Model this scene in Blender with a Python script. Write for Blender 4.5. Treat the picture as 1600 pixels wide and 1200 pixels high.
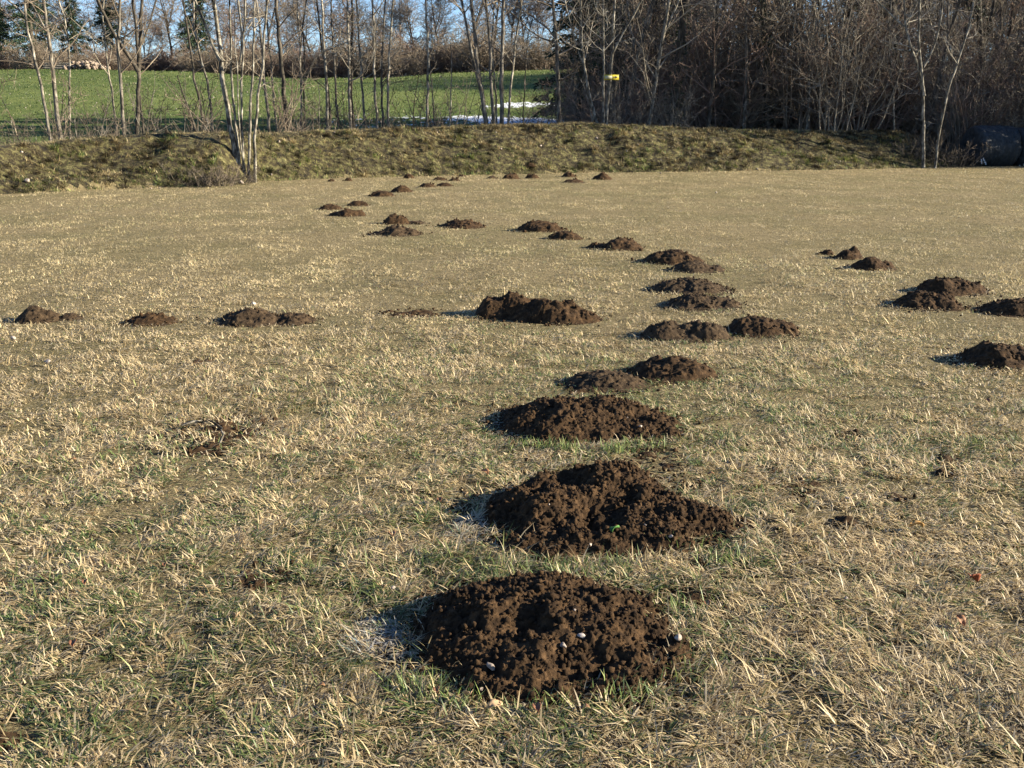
import bpy, math, random
import numpy as np
from mathutils import Vector

for o in list(bpy.data.objects): bpy.data.objects.remove(o)
rnd = random.Random(7)
rng = np.random.default_rng(11)
sc = bpy.context.scene
col = sc.collection

# ------------------------------------------------------------------ camera
CH = 1.45; F = 1570.0; HZ = 190.0
PITCH = math.atan((600 - HZ) / F)
SP, CP = math.sin(PITCH), math.cos(PITCH)
cam = bpy.data.cameras.new('camera'); camo = bpy.data.objects.new('camera', cam); col.objects.link(camo)
cam.sensor_width = 36; cam.lens = 36 * F / 1600
cam.clip_start = 0.05; cam.clip_end = 5000
camo.location = (0, 0, CH); camo.rotation_euler = (math.pi / 2 - PITCH, 0, 0)
sc.camera = camo
sc.render.resolution_x = 1024; sc.render.resolution_y = 768

# ------------------------------------------------------------------ sky and sun
SUN_EL = math.radians(19.5)
SUN_AZ = math.radians(4)         # a little to the camera side of the +x axis
sd = Vector((math.cos(SUN_EL) * math.cos(SUN_AZ), -math.cos(SUN_EL) * math.sin(SUN_AZ), math.sin(SUN_EL)))
w = bpy.data.worlds.new('World'); sc.world = w; w.use_nodes = True
nt = w.node_tree; bg = nt.nodes['Background']
sky = nt.nodes.new('ShaderNodeTexSky'); sky.sky_type = 'NISHITA'; sky.sun_disc = False
sky.sun_elevation = SUN_EL
sky.sun_rotation = math.atan2(sd.x, sd.y)
sky.air_density = 1.0; sky.dust_density = 0.1; sky.ozone_density = 2.5
tint = nt.nodes.new('ShaderNodeMix'); tint.data_type = 'RGBA'; tint.blend_type = 'MULTIPLY'; tint.inputs[0].default_value = 1
tint.inputs[7].default_value = (.9, 1.02, 1.3, 1); nt.links.new(sky.outputs[0], tint.inputs[6]); nt.links.new(tint.outputs[2], bg.inputs[0]); bg.inputs[1].default_value = 0.048
sl = bpy.data.lights.new('sun', 'SUN'); sl.energy = 5.0; sl.angle = math.radians(0.5); sl.color = (1, .895, .70)
so = bpy.data.objects.new('sun', sl); col.objects.link(so)
so.rotation_euler = (-sd).to_track_quat('-Z', 'Y').to_euler()
sc.view_settings.view_transform = 'Standard'; sc.view_settings.look = 'None'
sc.view_settings.exposure = 1.93; sc.view_settings.gamma = 1

# ------------------------------------------------------------------ helpers
def tag(o, label=None, cat=None, group=None, kind=None):
    if label: o['label'] = label
    if cat: o['category'] = cat
    if group: o['group'] = group
    if kind: o['kind'] = kind
    return o

def mesh(name, V, Fq=None, T=None, mat=None, smooth=False, colors=None):
    """V (n,3); Fq quads (m,4); T triangles (k,3), all numpy"""
    me = bpy.data.meshes.new(name)
    V = np.asarray(V, dtype=np.float32)
    me.vertices.add(len(V)); me.vertices.foreach_set('co', V.ravel())
    loops = []; starts = []; tot = []
    n = 0
    if Fq is not None and len(Fq):
        Fq = np.asarray(Fq, dtype=np.int32); loops.append(Fq.ravel()); starts.append(np.arange(len(Fq)) * 4); tot.append(np.full(len(Fq), 4)); n = len(Fq) * 4
    if T is not None and len(T):
        T = np.asarray(T, dtype=np.int32); loops.append(T.ravel()); starts.append(n + np.arange(len(T)) * 3); tot.append(np.full(len(T), 3))
    L = np.concatenate(loops).astype(np.int32); S = np.concatenate(starts).astype(np.int32); N = np.concatenate(tot).astype(np.int32)
    me.loops.add(len(L)); me.loops.foreach_set('vertex_index', L)
    me.polygons.add(len(S)); me.polygons.foreach_set('loop_start', S)
    try: me.polygons.foreach_set('loop_total', N)
    except Exception: pass
    if smooth: me.polygons.foreach_set('use_smooth', np.ones(len(S), dtype=bool))
    if colors is not None:
        a = me.color_attributes.new('Col', 'FLOAT_COLOR', 'POINT')
        c = np.ones((len(V), 4), dtype=np.float32); c[:, :3] = colors
        a.data.foreach_set('color', c.ravel())
    me.update(calc_edges=True)
    if mat: me.materials.append(mat)
    return me

def obj(name, me, parent=None, loc=None):
    o = bpy.data.objects.new(name, me); col.objects.link(o)
    if parent: o.parent = parent
    if loc is not None: o.location = loc
    return o

def ground_at(px, py, z=0.0):
    u = (px - 800) / F; v = (600 - py) / F
    t = (CH - z) / (SP - v * CP)
    return u * t, t * (CP + v * SP)

def at_depth(px, py, Y):
    u = (px - 800) / F; v = (600 - py) / F
    t = Y / (CP + v * SP)
    return u * t, Y, CH + t * (-SP + v * CP)

_perm = np.random.default_rng(5).random((256, 256))
def vnoise(x, y, s=0):
    x = np.asarray(x, dtype=float) + s * 17.31; y = np.asarray(y, dtype=float) + s * 9.77
    xi = np.floor(x).astype(int); yi = np.floor(y).astype(int)
    fx = x - xi; fy = y - yi; fx = fx * fx * (3 - 2 * fx); fy = fy * fy * (3 - 2 * fy)
    p = _perm
    a = p[xi & 255, yi & 255]; b = p[(xi + 1) & 255, yi & 255]; c = p[xi & 255, (yi + 1) & 255]; d = p[(xi + 1) & 255, (yi + 1) & 255]
    return (a * (1 - fx) + b * fx) * (1 - fy) + (c * (1 - fx) + d * fx) * fy
def fbm(x, y, s=0, o=4):
    r = 0; a = .5; t = 0
    for k in range(o):
        r = r + a * vnoise(x * 2 ** k, y * 2 ** k, s + k); t += a; a *= .5
    return r / t
def sstep(a, b, x):
    t = np.clip((x - a) / (b - a), 0, 1); return t * t * (3 - 2 * t)

# ------------------------------------------------------------------ materials
def mat_new(name):
    m = bpy.data.materials.new(name); m.use_nodes = True
    nt = m.node_tree; nt.nodes.clear()
    out = nt.nodes.new('ShaderNodeOutputMaterial')
    return m, nt, out
def N(nt, t, **kw):
    n = nt.nodes.new(t)
    for k, v in kw.items():
        if k.startswith('_'): setattr(n, k[1:], v)
        else: n.inputs[k.replace('_', ' ')].default_value = v
    return n
def ramp(nt, fac, stops):
    r = nt.nodes.new('ShaderNodeValToRGB'); e = r.color_ramp.elements
    while len(e) < len(stops): e.new(.5)
    for i, (p, c) in enumerate(stops): e[i].position = p; e[i].color = (*c, 1)
    nt.links.new(fac, r.inputs[0]); return r.outputs[0]
def noise(nt, vec, scale, detail=4, rough=.55):
    n = nt.nodes.new('ShaderNodeTexNoise'); n.inputs['Scale'].default_value = scale; n.inputs['Detail'].default_value = detail; n.inputs['Roughness'].default_value = rough
    if vec is not None: nt.links.new(vec, n.inputs['Vector'])
    return n.outputs[0]
def mixc(nt, fac, a, b, mode='MIX'):
    m = nt.nodes.new('ShaderNodeMix'); m.data_type = 'RGBA'; m.blend_type = mode
    for s, v in ((m.inputs[0], fac), (m.inputs[6], a), (m.inputs[7], b)):
        if isinstance(v, (int, float)): s.default_value = v
        elif isinstance(v, tuple): s.default_value = (*v, 1)
        else: nt.links.new(v, s)
    return m.outputs[2]
def bump(nt, h, strength, dist):
    b = nt.nodes.new('ShaderNodeBump'); b.inputs['Strength'].default_value = strength; b.inputs['Distance'].default_value = dist
    nt.links.new(h, b.inputs['Height']); return b.outputs[0]
def geopos(nt): return nt.nodes.new('ShaderNodeNewGeometry').outputs['Position']

def blade_material(name, trans=.3, rough=.5, spec=.35):
    m, nt, out = mat_new(name)
    a = nt.nodes.new('ShaderNodeVertexColor'); a.layer_name = 'Col'
    p = N(nt, 'ShaderNodeBsdfPrincipled', Roughness=rough); p.inputs['Specular IOR Level'].default_value = spec
    t = nt.nodes.new('ShaderNodeBsdfTranslucent'); mx = nt.nodes.new('ShaderNodeMixShader'); mx.inputs[0].default_value = trans
    nt.links.new(a.outputs[0], p.inputs['Base Color']); nt.links.new(a.outputs[0], t.inputs[0])
    nt.links.new(p.outputs[0], mx.inputs[1]); nt.links.new(t.outputs[0], mx.inputs[2]); nt.links.new(mx.outputs[0], out.inputs[0])
    return m

def simple(name, stops, scale=8, detail=6, rough=.9, bumpd=.01, bscale=None, obj_coord=False, spec=.3, stretch=None):
    m, nt, out = mat_new(name)
    if obj_coord: vec = nt.nodes.new('ShaderNodeTexCoord').outputs['Object']
    else: vec = geopos(nt)
    if stretch:
        mp = nt.nodes.new('ShaderNodeMapping'); mp.inputs['Scale'].default_value = stretch; nt.links.new(vec, mp.inputs[0]); vec = mp.outputs[0]
    n1 = noise(nt, vec, scale, detail, .62)
    c = ramp(nt, n1, stops)
    p = N(nt, 'ShaderNodeBsdfPrincipled', Roughness=rough); p.inputs['Specular IOR Level'].default_value = spec
    nt.links.new(c, p.inputs['Base Color'])
    if bumpd: nt.links.new(bump(nt, noise(nt, vec, bscale or scale * 3, 6, .7), 1.0, bumpd), p.inputs['Normal'])
    nt.links.new(p.outputs[0], out.inputs[0]); return m

M = {}
M['blade'] = blade_material('grass_blades')
# field floor: thatch of dead grass
def field_mat():
    m, nt, out = mat_new('field_thatch'); g = geopos(nt)
    fine = noise(nt, g, 70, 5, .75); big = noise(nt, g, .55, 4); mid = noise(nt, g, 9, 6, .8)
    a = ramp(nt, fine, [(.3, (.06, .046, .025)), (.5, (.22, .176, .096)), (.72, (.42, .345, .205))])
    b = ramp(nt, fine, [(.3, (.045, .037, .018)), (.5, (.175, .148, .075)), (.72, (.36, .30, .165))])
    f = ramp(nt, big, [(.42, (0, 0, 0)), (.62, (1, 1, 1))])
    c = mixc(nt, f, a, b)
    c = mixc(nt, 1.0, c, ramp(nt, mid, [(.34, (.50, .50, .44)), (.5, (.92, .92, .9)), (.66, (1.18, 1.16, 1.12))]), 'MULTIPLY')
    p = N(nt, 'ShaderNodeBsdfPrincipled', Roughness=.95); p.inputs['Specular IOR Level'].default_value = .1
    nt.links.new(c, p.inputs['Base Color']); nt.links.new(bump(nt, noise(nt, g, 45, 6, .75), 1, .05), p.inputs['Normal'])
    nt.links.new(p.outputs[0], out.inputs[0]); return m
M['field'] = field_mat()
M['bank'] = simple('bank_turf', [(.36, (.01, .008, .004)), (.48, (.045, .035, .015)), (.58, (.095, .085, .032)), (.72, (.21, .185, .085))], 7, 8, .97, .12, 9)
def meadow_mat():
    m, nt, out = mat_new('meadow_turf'); g = geopos(nt)
    mp = nt.nodes.new('ShaderNodeMapping'); mp.inputs['Scale'].default_value = (1, .45, 1); nt.links.new(g, mp.inputs[0])
    c = ramp(nt, noise(nt, mp.outputs[0], 1.6, 8, .72), [(.3, (.022, .038, .009)), (.45, (.055, .083, .020)), (.6, (.10, .125, .036)), (.78, (.22, .205, .1))])
    c = mixc(nt, ramp(nt, noise(nt, g, .09, 5), [(.42, (0, 0, 0)), (.62, (.55, .55, .55))]), c, (.15, .17, .05))
    a = nt.nodes.new('ShaderNodeVertexColor'); a.layer_name = 'Col'
    sep = nt.nodes.new('ShaderNodeSeparateColor'); nt.links.new(a.outputs[0], sep.inputs[0])
    s = nt.nodes.new('ShaderNodeMath'); s.operation = 'ADD'; nt.links.new(sep.outputs[0], s.inputs[0])
    sn = nt.nodes.new('ShaderNodeMath'); sn.operation = 'MULTIPLY_ADD'; nt.links.new(noise(nt, mp.outputs[0], 2.2, 7, .7), sn.inputs[0]); sn.inputs[1].default_value = 1.3; sn.inputs[2].default_value = -.65
    nt.links.new(sn.outputs[0], s.inputs[1])
    sf = ramp(nt, s.outputs[0], [(.44, (0, 0, 0)), (.52, (1, 1, 1))])
    c = mixc(nt, sf, c, (.66, .68, .72))
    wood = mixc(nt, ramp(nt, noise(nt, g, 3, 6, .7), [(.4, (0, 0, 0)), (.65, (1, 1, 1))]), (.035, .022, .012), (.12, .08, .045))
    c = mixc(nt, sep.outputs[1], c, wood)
    p = N(nt, 'ShaderNodeBsdfPrincipled', Roughness=.95); p.inputs['Specular IOR Level'].default_value = .1
    nt.links.new(c, p.inputs['Base Color']); nt.links.new(bump(nt, noise(nt, g, 3, 7, .75), 1, .15), p.inputs['Normal'])
    nt.links.new(p.outputs[0], out.inputs[0]); return m
M['meadow'] = meadow_mat()
M['soil'] = simple('molehill_soil', [(.3, (.011, .0062, .0031)), (.5, (.034, .0192, .0088)), (.72, (.092, .053, .025))], 30, 8, .97, .006, 190, spec=.15)
M['soil_dry'] = simple('dry_soil', [(.3, (.014, .009, .005)), (.5, (.038, .0245, .0135)), (.72, (.09, .060, .033))], 26, 8, .95, .006, 150, spec=.15)
M['stone'] = simple('pale_pebble', [(.3, (.13, .10, .075)), (.55, (.30, .25, .21)), (.75, (.50, .45, .41))], 40, 5, .8, .003, 120)
M['bark_pale'] = simple('pale_bark', [(.36, (.03, .026, .02)), (.46, (.11, .095, .073)), (.56, (.23, .205, .16)), (.7, (.44, .40, .33))], 11, 7, .9, .01, 30, True, stretch=(1, 1, .45))
M['bark_grey'] = simple('grey_bark', [(.34, (.03, .026, .02)), (.48, (.09, .078, .062)), (.6, (.2, .175, .14)), (.72, (.36, .33, .27))], 9, 7, .95, .012, 25, True, stretch=(1, 1, .4))
M['bark_dark'] = simple('dark_bark', [(.34, (.018, .015, .011)), (.52, (.055, .046, .034)), (.72, (.16, .135, .105))], 9, 7, .95, .012, 20, True, stretch=(1, 1, .4))
M['bark_white'] = simple('whitish_bark', [(.40, (.035, .03, .023)), (.49, (.11, .098, .076)), (.58, (.22, .20, .16)), (.7, (.40, .37, .31))], 12, 7, .9, .01, 30, True, stretch=(1, 1, .45))
M['twig_white'] = simple('whitish_twigs', [(.35, (.13, .11, .085)), (.52, (.26, .23, .18)), (.7, (.42, .38, .31))], 1.6, 4, .9, 0, obj_coord=True)
M['twig'] = simple('bare_twigs', [(.35, (.075, .056, .04)), (.52, (.16, .125, .09)), (.7, (.30, .245, .18))], 1.6, 4, .9, 0, obj_coord=True)
M['twig_pale'] = simple('pale_twigs', [(.3, (.12, .10, .075)), (.6, (.27, .235, .18)), (.8, (.42, .38, .30))], 1.5, 4, .9, 0, obj_coord=True)
M['twig_red'] = simple('reddish_twigs', [(.35, (.11, .072, .055)), (.55, (.20, .14, .105)), (.75, (.32, .24, .185))], .8, 4, .9, 0, obj_coord=True)
M['needle'] = simple('conifer_needles', [(.3, (.008, .018, .008)), (.6, (.025, .045, .018)), (.8, (.05, .075, .03))], 3, 4, .8, 0, obj_coord=True)
M['ivy'] = simple('ivy_leaves', [(.3, (.012, .02, .008)), (.6, (.03, .042, .016)), (.8, (.055, .07, .03))], 6, 4, .6, 0, obj_coord=True)

# ------------------------------------------------------------------ terrain
foot_px = [(-500, 332), (-200, 316), (0, 303), (100, 299), (200, 294), (330, 291), (400, 284), (500, 279), (700, 274), (900, 270), (1100, 268), (1300, 265), (1450, 262), (1520, 259), (1900, 250)]
FX, FY = np.array([ground_at(*p) for p in foot_px]).T
BW = 3.0
crest_px = [(-500, 262), (-200, 240), (0, 229), (100, 219), (200, 213), (300, 208), (400, 209), (500, 205), (600, 203), (700, 199), (800, 195), (900, 193), (1000, 197), (1100, 201), (1200, 204), (1300, 205.5), (1400, 206.5), (1430, 216), (1465, 245)]
CX, CZ = [], []
for px, py in crest_px:
    Y = 26.0
    for _ in range(6):
        X, _, Z = at_depth(px, py, Y); Y = float(np.interp(X, FX, FY)) + BW
    X, _, Z = at_depth(px, py, Y); CX.append(X); CZ.append(Z)
CX += [16.2, 80]; CZ += [0.0, 0.0]
EDGE_PX = [(-400, 104), (0, 108), (120, 107), (300, 112), (450, 122), (600, 121), (700, 113), (860, 108), (1000, 102), (1300, 98), (2000, 98)]
EX = []; EZ = []
for px, py in EDGE_PX:
    X, _, Z = at_depth(px, py, 130.0); EX.append(X); EZ.append(Z)
def H(x, y):
    x = np.asarray(x, float); y = np.asarray(y, float)
    b = np.interp(x, FX, FY); cz = np.interp(x, CX, CZ)
    t = (y - b) / BW
    up = np.sin(np.clip(t, 0, 1) * math.pi / 2) ** 0.9
    up = np.where(t < .0, 0, up)
    up = up * (0.9 + 0.1 * sstep(0, 1, t))
    dn = 1 - sstep(1.25, 2.6, t)
    bank = cz * up * dn
    amp = sstep(.0, .35, t) * (1 - .8 * sstep(.7, 1.0, t)) * (1 - sstep(1.8, 2.6, t)) * np.clip(cz, 0, 1)
    bank = bank + amp * ((fbm(x * .9, y * .9, 3) - .5) * .30 + (fbm(x * 2.6, y * 2.6, 4, 3) - .5) * .26)
    xr = (325 - 800) / F * y * 1.02
    bank = bank + .16 * np.exp(-((x - xr) / 1.3) ** 2) * sstep(.0, .35, t) * (1 - sstep(.6, 1.0, t)) - .34 * np.exp(-((x - xr + 2.6) / 1.7) ** 2) * sstep(.05, .4, t) * (1 - sstep(.55, .95, t)) * np.clip(cz, 0, 1)  # ridge and hollow shaped to make the bank shade itself left of the clump
    base = (fbm(x * .8, y * .8, 1, 3) - .5) * .02 * (1 - sstep(-.5, 0, t))
    ez = np.interp(x / np.maximum(y, 30) * 130, EX, EZ)
    yy = [0, 40, 47, 56, 64, 72, 90, 110, 130]
    zz = [0, 0, .15, 1.25, 2.15, 3.1, 4.7, 6.5, 8.1]
    mz = np.interp(y, yy, zz) * (1 + (ez / 8.1 - 1) * sstep(50, 130, y))
    mz = np.where(y > 130, ez + (y - 130) * .012 - np.maximum(y - 200, 0) * .012, mz)
    mz = mz + sstep(50, 60, y) * (fbm(x * .12, y * .12, 6) - .5) * .35
    # the wood's floor on the right stays lower, so that its trunks start low
    rightw = sstep(4, 16, x) * (1 - sstep(60, 75, y))
    mz = mz * (1 - .55 * rightw)
    return base + bank + mz
def axis(fine0, fine1, step, lo, hi, g=1.12):
    a = list(np.arange(fine0, fine1 + 1e-6, step)); s = step
    while a[-1] < hi: s *= g; a.append(a[-1] + s)
    s = step; l = []
    v = fine0
    while v > lo: s *= g; v -= s; l.append(v)
    return np.array(l[::-1] + a)
ax = axis(-20, 22, .16, -1500, 1500); ay = axis(18, 42, .14, -300, 1800, 1.07)
GX, GY = np.meshgrid(ax, ay)
GZ = H(GX, GY)
V = np.stack([GX.ravel(), GY.ravel(), GZ.ravel()], 1)
nx, ny = len(ax), len(ay)
ii, jj = np.meshgrid(np.arange(nx - 1), np.arange(ny - 1))
q = (jj * nx + ii).ravel(); Q = np.stack([q, q + 1, q + nx + 1, q + nx], 1)
cxm = (GX[:-1, :-1] + GX[1:, 1:]).ravel() / 2; cym = (GY[:-1, :-1] + GY[1:, 1:]).ravel() / 2
tb = (cym - np.interp(cxm, FX, FY)) / BW
jag = (fbm(cxm * 1.5, cym * 1.5, 8) - .5) * .25
region = np.where(tb < 0.0 + jag, 0, np.where((tb < 2.5) & (cxm < 16.4), 1, 2))
def snowmask(x, y):
    s = np.zeros_like(x)
    s += .56 * np.exp(-(((x - .6) / 3.4) ** 2 + ((y - 66.5 - x * .25) / 2.2) ** 2) ** 2)
    s += .37 * np.exp(-(((x + 3.5) / 9.5) ** 4 + ((y - 57) / 6) ** 4))
    s += .9 * np.exp(-(((x - 3) / 5) ** 4 + ((y - 56 + (x - 3) * .5) / 1.6) ** 4))
    return np.clip(s, 0, 1)
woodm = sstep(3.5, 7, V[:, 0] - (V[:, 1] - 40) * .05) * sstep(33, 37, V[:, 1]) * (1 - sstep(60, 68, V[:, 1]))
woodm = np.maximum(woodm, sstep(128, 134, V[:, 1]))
vc = np.stack([snowmask(V[:, 0], V[:, 1]), woodm, np.zeros(len(V))], 1)
for r, nm, mt in ((0, 'ground', 'field'), (1, 'bank', 'bank'), (2, 'meadow', 'meadow')):
    sel = Q[region == r]; u, inv = np.unique(sel, return_inverse=True)
    me = mesh(nm, V[u], inv.reshape(-1, 4), mat=M[mt], smooth=True, colors=vc[u] if r == 2 else None)
    tag(obj(nm, me), kind='structure')

# the pale track seen beside the bales
def track():
    X0, Y0 = 15.5, 38.2
    n = 60; vs = []
    for i in range(n + 1):
        s = i / n; x = 14.0 + s * 26; yc = 38.6 + math.sin(s * 3) * .5
        for k in range(5):
            y = yc + (k / 4 - .5) * 1.7
            vs.append((x, y, float(H(x, y)) + .012 + .01 * math.sin(k / 4 * math.pi)))
    vs = np.array(vs); q = []
    for i in range(n):
        for k in range(4): a = i * 5 + k; q.append((a, a + 5, a + 6, a + 1))
    m = simple('gravel_track', [(.3, (.2, .15, .13)), (.6, (.36, .29, .26)), (.8, (.5, .44, .4))], 12, 6, .95, .01, 60)
    tag(obj('path', mesh('path', vs, np.array(q), mat=m, smooth=True)), kind='structure')
track()

# ------------------------------------------------------------------ molehills
_t = (1 + 5 ** .5) / 2
ICO_V = np.array([(-1, _t, 0), (1, _t, 0), (-1, -_t, 0), (1, -_t, 0), (0, -1, _t), (0, 1, _t), (0, -1, -_t), (0, 1, -_t), (_t, 0, -1), (_t, 0, 1), (-_t, 0, -1), (-_t, 0, 1)]) / math.sqrt(1 + _t * _t)
ICO_F = np.array([(0, 11, 5), (0, 5, 1), (0, 1, 7), (0, 7, 10), (0, 10, 11), (1, 5, 9), (5, 11, 4), (11, 10, 2), (10, 7, 6), (7, 1, 8), (3, 9, 4), (3, 4, 2), (3, 2, 6), (3, 6, 8), (3, 8, 9), (4, 9, 5), (2, 4, 11), (6, 2, 10), (8, 6, 7), (9, 8, 1)])
def crumbs(pos, rad):
    n = len(pos)
    if n == 0: return np.zeros((0, 3)), np.zeros((0, 3), int)
    j = 1 + (rng.random((n, 12, 1)) - .5) * .7
    sq = .7 + rng.random((n, 1, 3)) * .6
    V = ICO_V[None] * j * sq * rad[:, None, None] + pos[:, None, :]
    T = ICO_F[None] + (np.arange(n) * 12)[:, None, None]
    return V.reshape(-1, 3), T.reshape(-1, 3)

mound_masks = []      # (x, y, rx, ry, ang)
def lumpfield(x, y, lumps, seed):
    """lumps: (cx, cy, rx, ry, h) in metres; smooth-maximum of conical piles"""
    acc = np.zeros_like(x); k = 60.0
    hs = []
    for i, (cx, cy, rx, ry, h) in enumerate(lumps):
        dx = (x - cx) / rx; dy = (y - cy) / ry
        ang = np.arctan2(dy, dx)
        r = np.sqrt(dx * dx + dy * dy) * (1 + .22 * (vnoise(np.cos(ang) * 1.6 + 5 + seed, np.sin(ang) * 1.6 + 5, i) - .5))
        f = np.where(r < 1, (1 - r ** 2.1), -(r - 1) * .5)
        hs.append(np.maximum(h * f, -.05))
    m = np.max(hs, 0)
    s = sum(np.exp(k * (q - m)) for q in hs)
    return m + np.log(s) / k * .6
def mound(px0, px1, pt, pb, label, lumps=None, name='molehill', cat='molehill', seed=0, mat='soil', depth=.8, holes=(), group='molehills strewn across the dry lawn', crumb=1.0, rough=1.0):
    """px0..px1 sides, pt top, pb front edge of the pile, all in photograph pixels, put down on the ground"""
    seed = seed or int(px0 * 3 + pb * 7) % 91
    pm = (px0 + px1) / 2
    xf, yf = ground_at(pm, pb)
    d0 = math.hypot(yf, CH)
    W = (px1 - px0) / F * d0 * 1.03; D = W * depth
    for _ in range(3):
        yc = yf + D / 2; tt = yc / CP
        dd = math.hypot(yc, CH) * math.cos(math.atan2(CH, yc) - PITCH)
        W = (px1 - px0) / F * dd; D = W * depth
    xc = (pm - 800) / F * dd
    _, _, zt = at_depth(pm, pt, yc + D * .08)
    Hh = max(zt, .012)
    gz = float(H(xc, yc))
    if lumps is None:
        r = random.Random(seed)
        lumps = [(0, 0, .5, .5, 1)] + [((r.random() - .5) * .5, (r.random() - .5) * .4, .16 + r.random() * .14, .18 + r.random() * .14, .55 + .4 * r.random()) for _ in range(4)]
    L = [(a * W, b * D, c * W, d * D, h * Hh) for a, b, c, d, h in lumps]
    res = max(.0029, dd * .001)
    ex, ey = W * .62, D * .66
    xs = np.arange(-ex, ex + res, res); ys = np.arange(-ey, ey + res, res)
    X, Y = np.meshgrid(xs, ys)
    Z0 = lumpfield(X, Y, L, seed)
    for hx, hy, hr, hd in holes: Z0 = Z0 - hd * np.exp(-((X - hx * W) ** 2 + (Y - hy * D) ** 2) / (hr * W) ** 2)
    edge = sstep(-.01, .05, Z0)
    Z0 = Z0 + edge * ((fbm(X * 9 + seed, Y * 9, seed, 4) - .5) * .12 * Hh / .18 + (fbm(X * 34 + seed, Y * 34, seed + 1, 4) - .5) * .034) * rough
    for _ in range(int(W * D * 330) if dd < 12 else 4):
        hx, hy, hr = (rng.random() - .5) * W * .8, (rng.random() - .5) * D * .8, rng.uniform(.006, .017); hd = hr * rng.uniform(.5, 1.1)
        Z0 = Z0 - hd * np.exp(-((X - hx) ** 2 + ((Y - hy) * 1.3) ** 2) / hr ** 2) * edge
    Z0 = np.where(Z0 > 0, Z0 * max(Hh - .008, Hh * .6) / max(Z0.max(), 1e-3), Z0)
    Z = Z0.copy()
    area = W * D * .8
    NN = .45 + 1.1 * vnoise(X * 240 + seed, Y * 240, 3)
    for r0, r1, dens in ((.011, .019, 40), (.006, .010, 700), (.0036, .0065, 15000)):
        r0_, r1_ = max(r0, res * 1.3), max(r1, res * 1.8)
        if r1 < res * 1.2: continue
        n = int(area * dens * (1 if dd < 6 else .5))
        cx = (rng.random(n) - .5) * 2 * ex; cy = (rng.random(n) - .5) * 2 * ey; rr = r0_ + rng.random(n) ** 1.5 * (r1_ - r0_)
        for a, b, r in zip(cx, cy, rr):
            i0 = int((a + ex - r) / res); i1 = int((a + ex + r) / res) + 2; j0 = int((b + ey - r) / res); j1 = int((b + ey + r) / res) + 2
            i0 = max(i0, 0); j0 = max(j0, 0)
            ic = min(int((a + ex) / res), Z0.shape[1] - 1); jc = min(int((b + ey) / res), Z0.shape[0] - 1)
            zb = Z0[jc, ic]
            if zb < -.012: continue
            d2 = (X[j0:j1, i0:i1] - a) ** 2 + (Y[j0:j1, i0:i1] - b) ** 2
            d2 = d2 * NN[j0:j1, i0:i1]; s = zb + r * .1 + np.sqrt(np.maximum(r * r - d2, 0)) * rng.uniform(.5, .95)
            sub = Z[j0:j1, i0:i1]
            np.copyto(sub, np.where((d2 < r * r) & (s > sub), s, sub))
    # slight sideways jitter keeps the clods from reading as a height field
    jx = (rng.random(Z.shape) - .5) * res * .7; jy = (rng.random(Z.shape) - .5) * res * .7
    Vv = np.stack([(X + jx).ravel(), (Y + jy).ravel(), Z.ravel()], 1)
    nx, ny = len(xs), len(ys)
    ii, jj = np.meshgrid(np.arange(nx - 1), np.arange(ny - 1)); q = (jj * nx + ii).ravel()
    Qm = np.stack([q, q + 1, q + nx + 1, q + nx], 1)
    keep = Z.ravel()[Qm].max(1) > -.008
    Qm = Qm[keep]; u, inv = np.unique(Qm, return_inverse=True); Vv = Vv[u]; Qm = inv.reshape(-1, 4)
    # loose crumbs on the pile and strewn around its foot
    nc = int(area * (9000 if dd < 4.2 else 3600 if dd < 5 else 900 if dd < 9 else 260 if dd < 16 else 60) * crumb)
    a = (rng.random(nc) - .5) * 2; b = (rng.random(nc) - .5) * 2
    sc_ = np.where(rng.random(nc) < .4, 1.03 + rng.random(nc) ** 1.6 * .5, 1.0)
    px_ = a * ex * .92 * sc_; py_ = b * ey * .92 * sc_
    i_ = np.clip(((px_ + ex) / res).astype(int), 0, nx - 1); j_ = np.clip(((py_ + ey) / res).astype(int), 0, ny - 1)
    zb = Z[j_, i_]
    k = (a * a + b * b < 1.0)
    rr = max(.002, res * .65) + rng.random(nc) ** 4 * max(.009, res)
    pos = np.stack([px_, py_, np.maximum(zb, .004) + rr * .4], 1)[k]
    cv, ct = crumbs(pos, rr[k])
    allV = np.concatenate([Vv, cv]); T = ct + len(Vv)
    me = mesh(name, allV, Qm, T, mat=M[mat], smooth=False)
    o = obj(name, me, loc=(xc, yc, gz))
    tag(o, label, cat, group)
    mound_masks.append((xc, yc, W * .5, D * .5))
    def top(px, py):
        """world point on the pile seen at a pixel (search down the sight line)"""
        u_ = (px - 800) / F; v_ = (600 - py) / F
        for t in np.arange(dd * .75, dd * 1.4, .004):
            x = u_ * t; y = t * (CP + v_ * SP); z = CH + t * (-SP + v_ * CP)
            i = int(round((x - xc + ex) / res)); j = int(round((y - yc + ey) / res))
            zz = gz
            if 0 <= i < nx and 0 <= j < ny: zz = gz + max(Z[j, i], 0)
            if z <= zz: return x, y, zz
        x, y = ground_at(px, py); return x, y, float(H(x, y))
    o_top[label] = top
    return top
o_top = {}
top1 = mound(628, 1078, 914, 1102, 'big round molehill of dark crumbly soil nearest the camera, pale pebbles on it',
      [(-.05, .04, .47, .5, .93), (-.23, .03, .24, .34, .97), (.14, .06, .3, .34, .82), (.2, -.12, .3, .34, .6), (-.02, -.28, .34, .26, .45), (.02, .16, .3, .28, .96)], depth=.84, holes=[(-.075, -.13, .055, .06), (.12, -.02, .05, .02), (-.28, -.1, .06, .02)])
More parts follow.
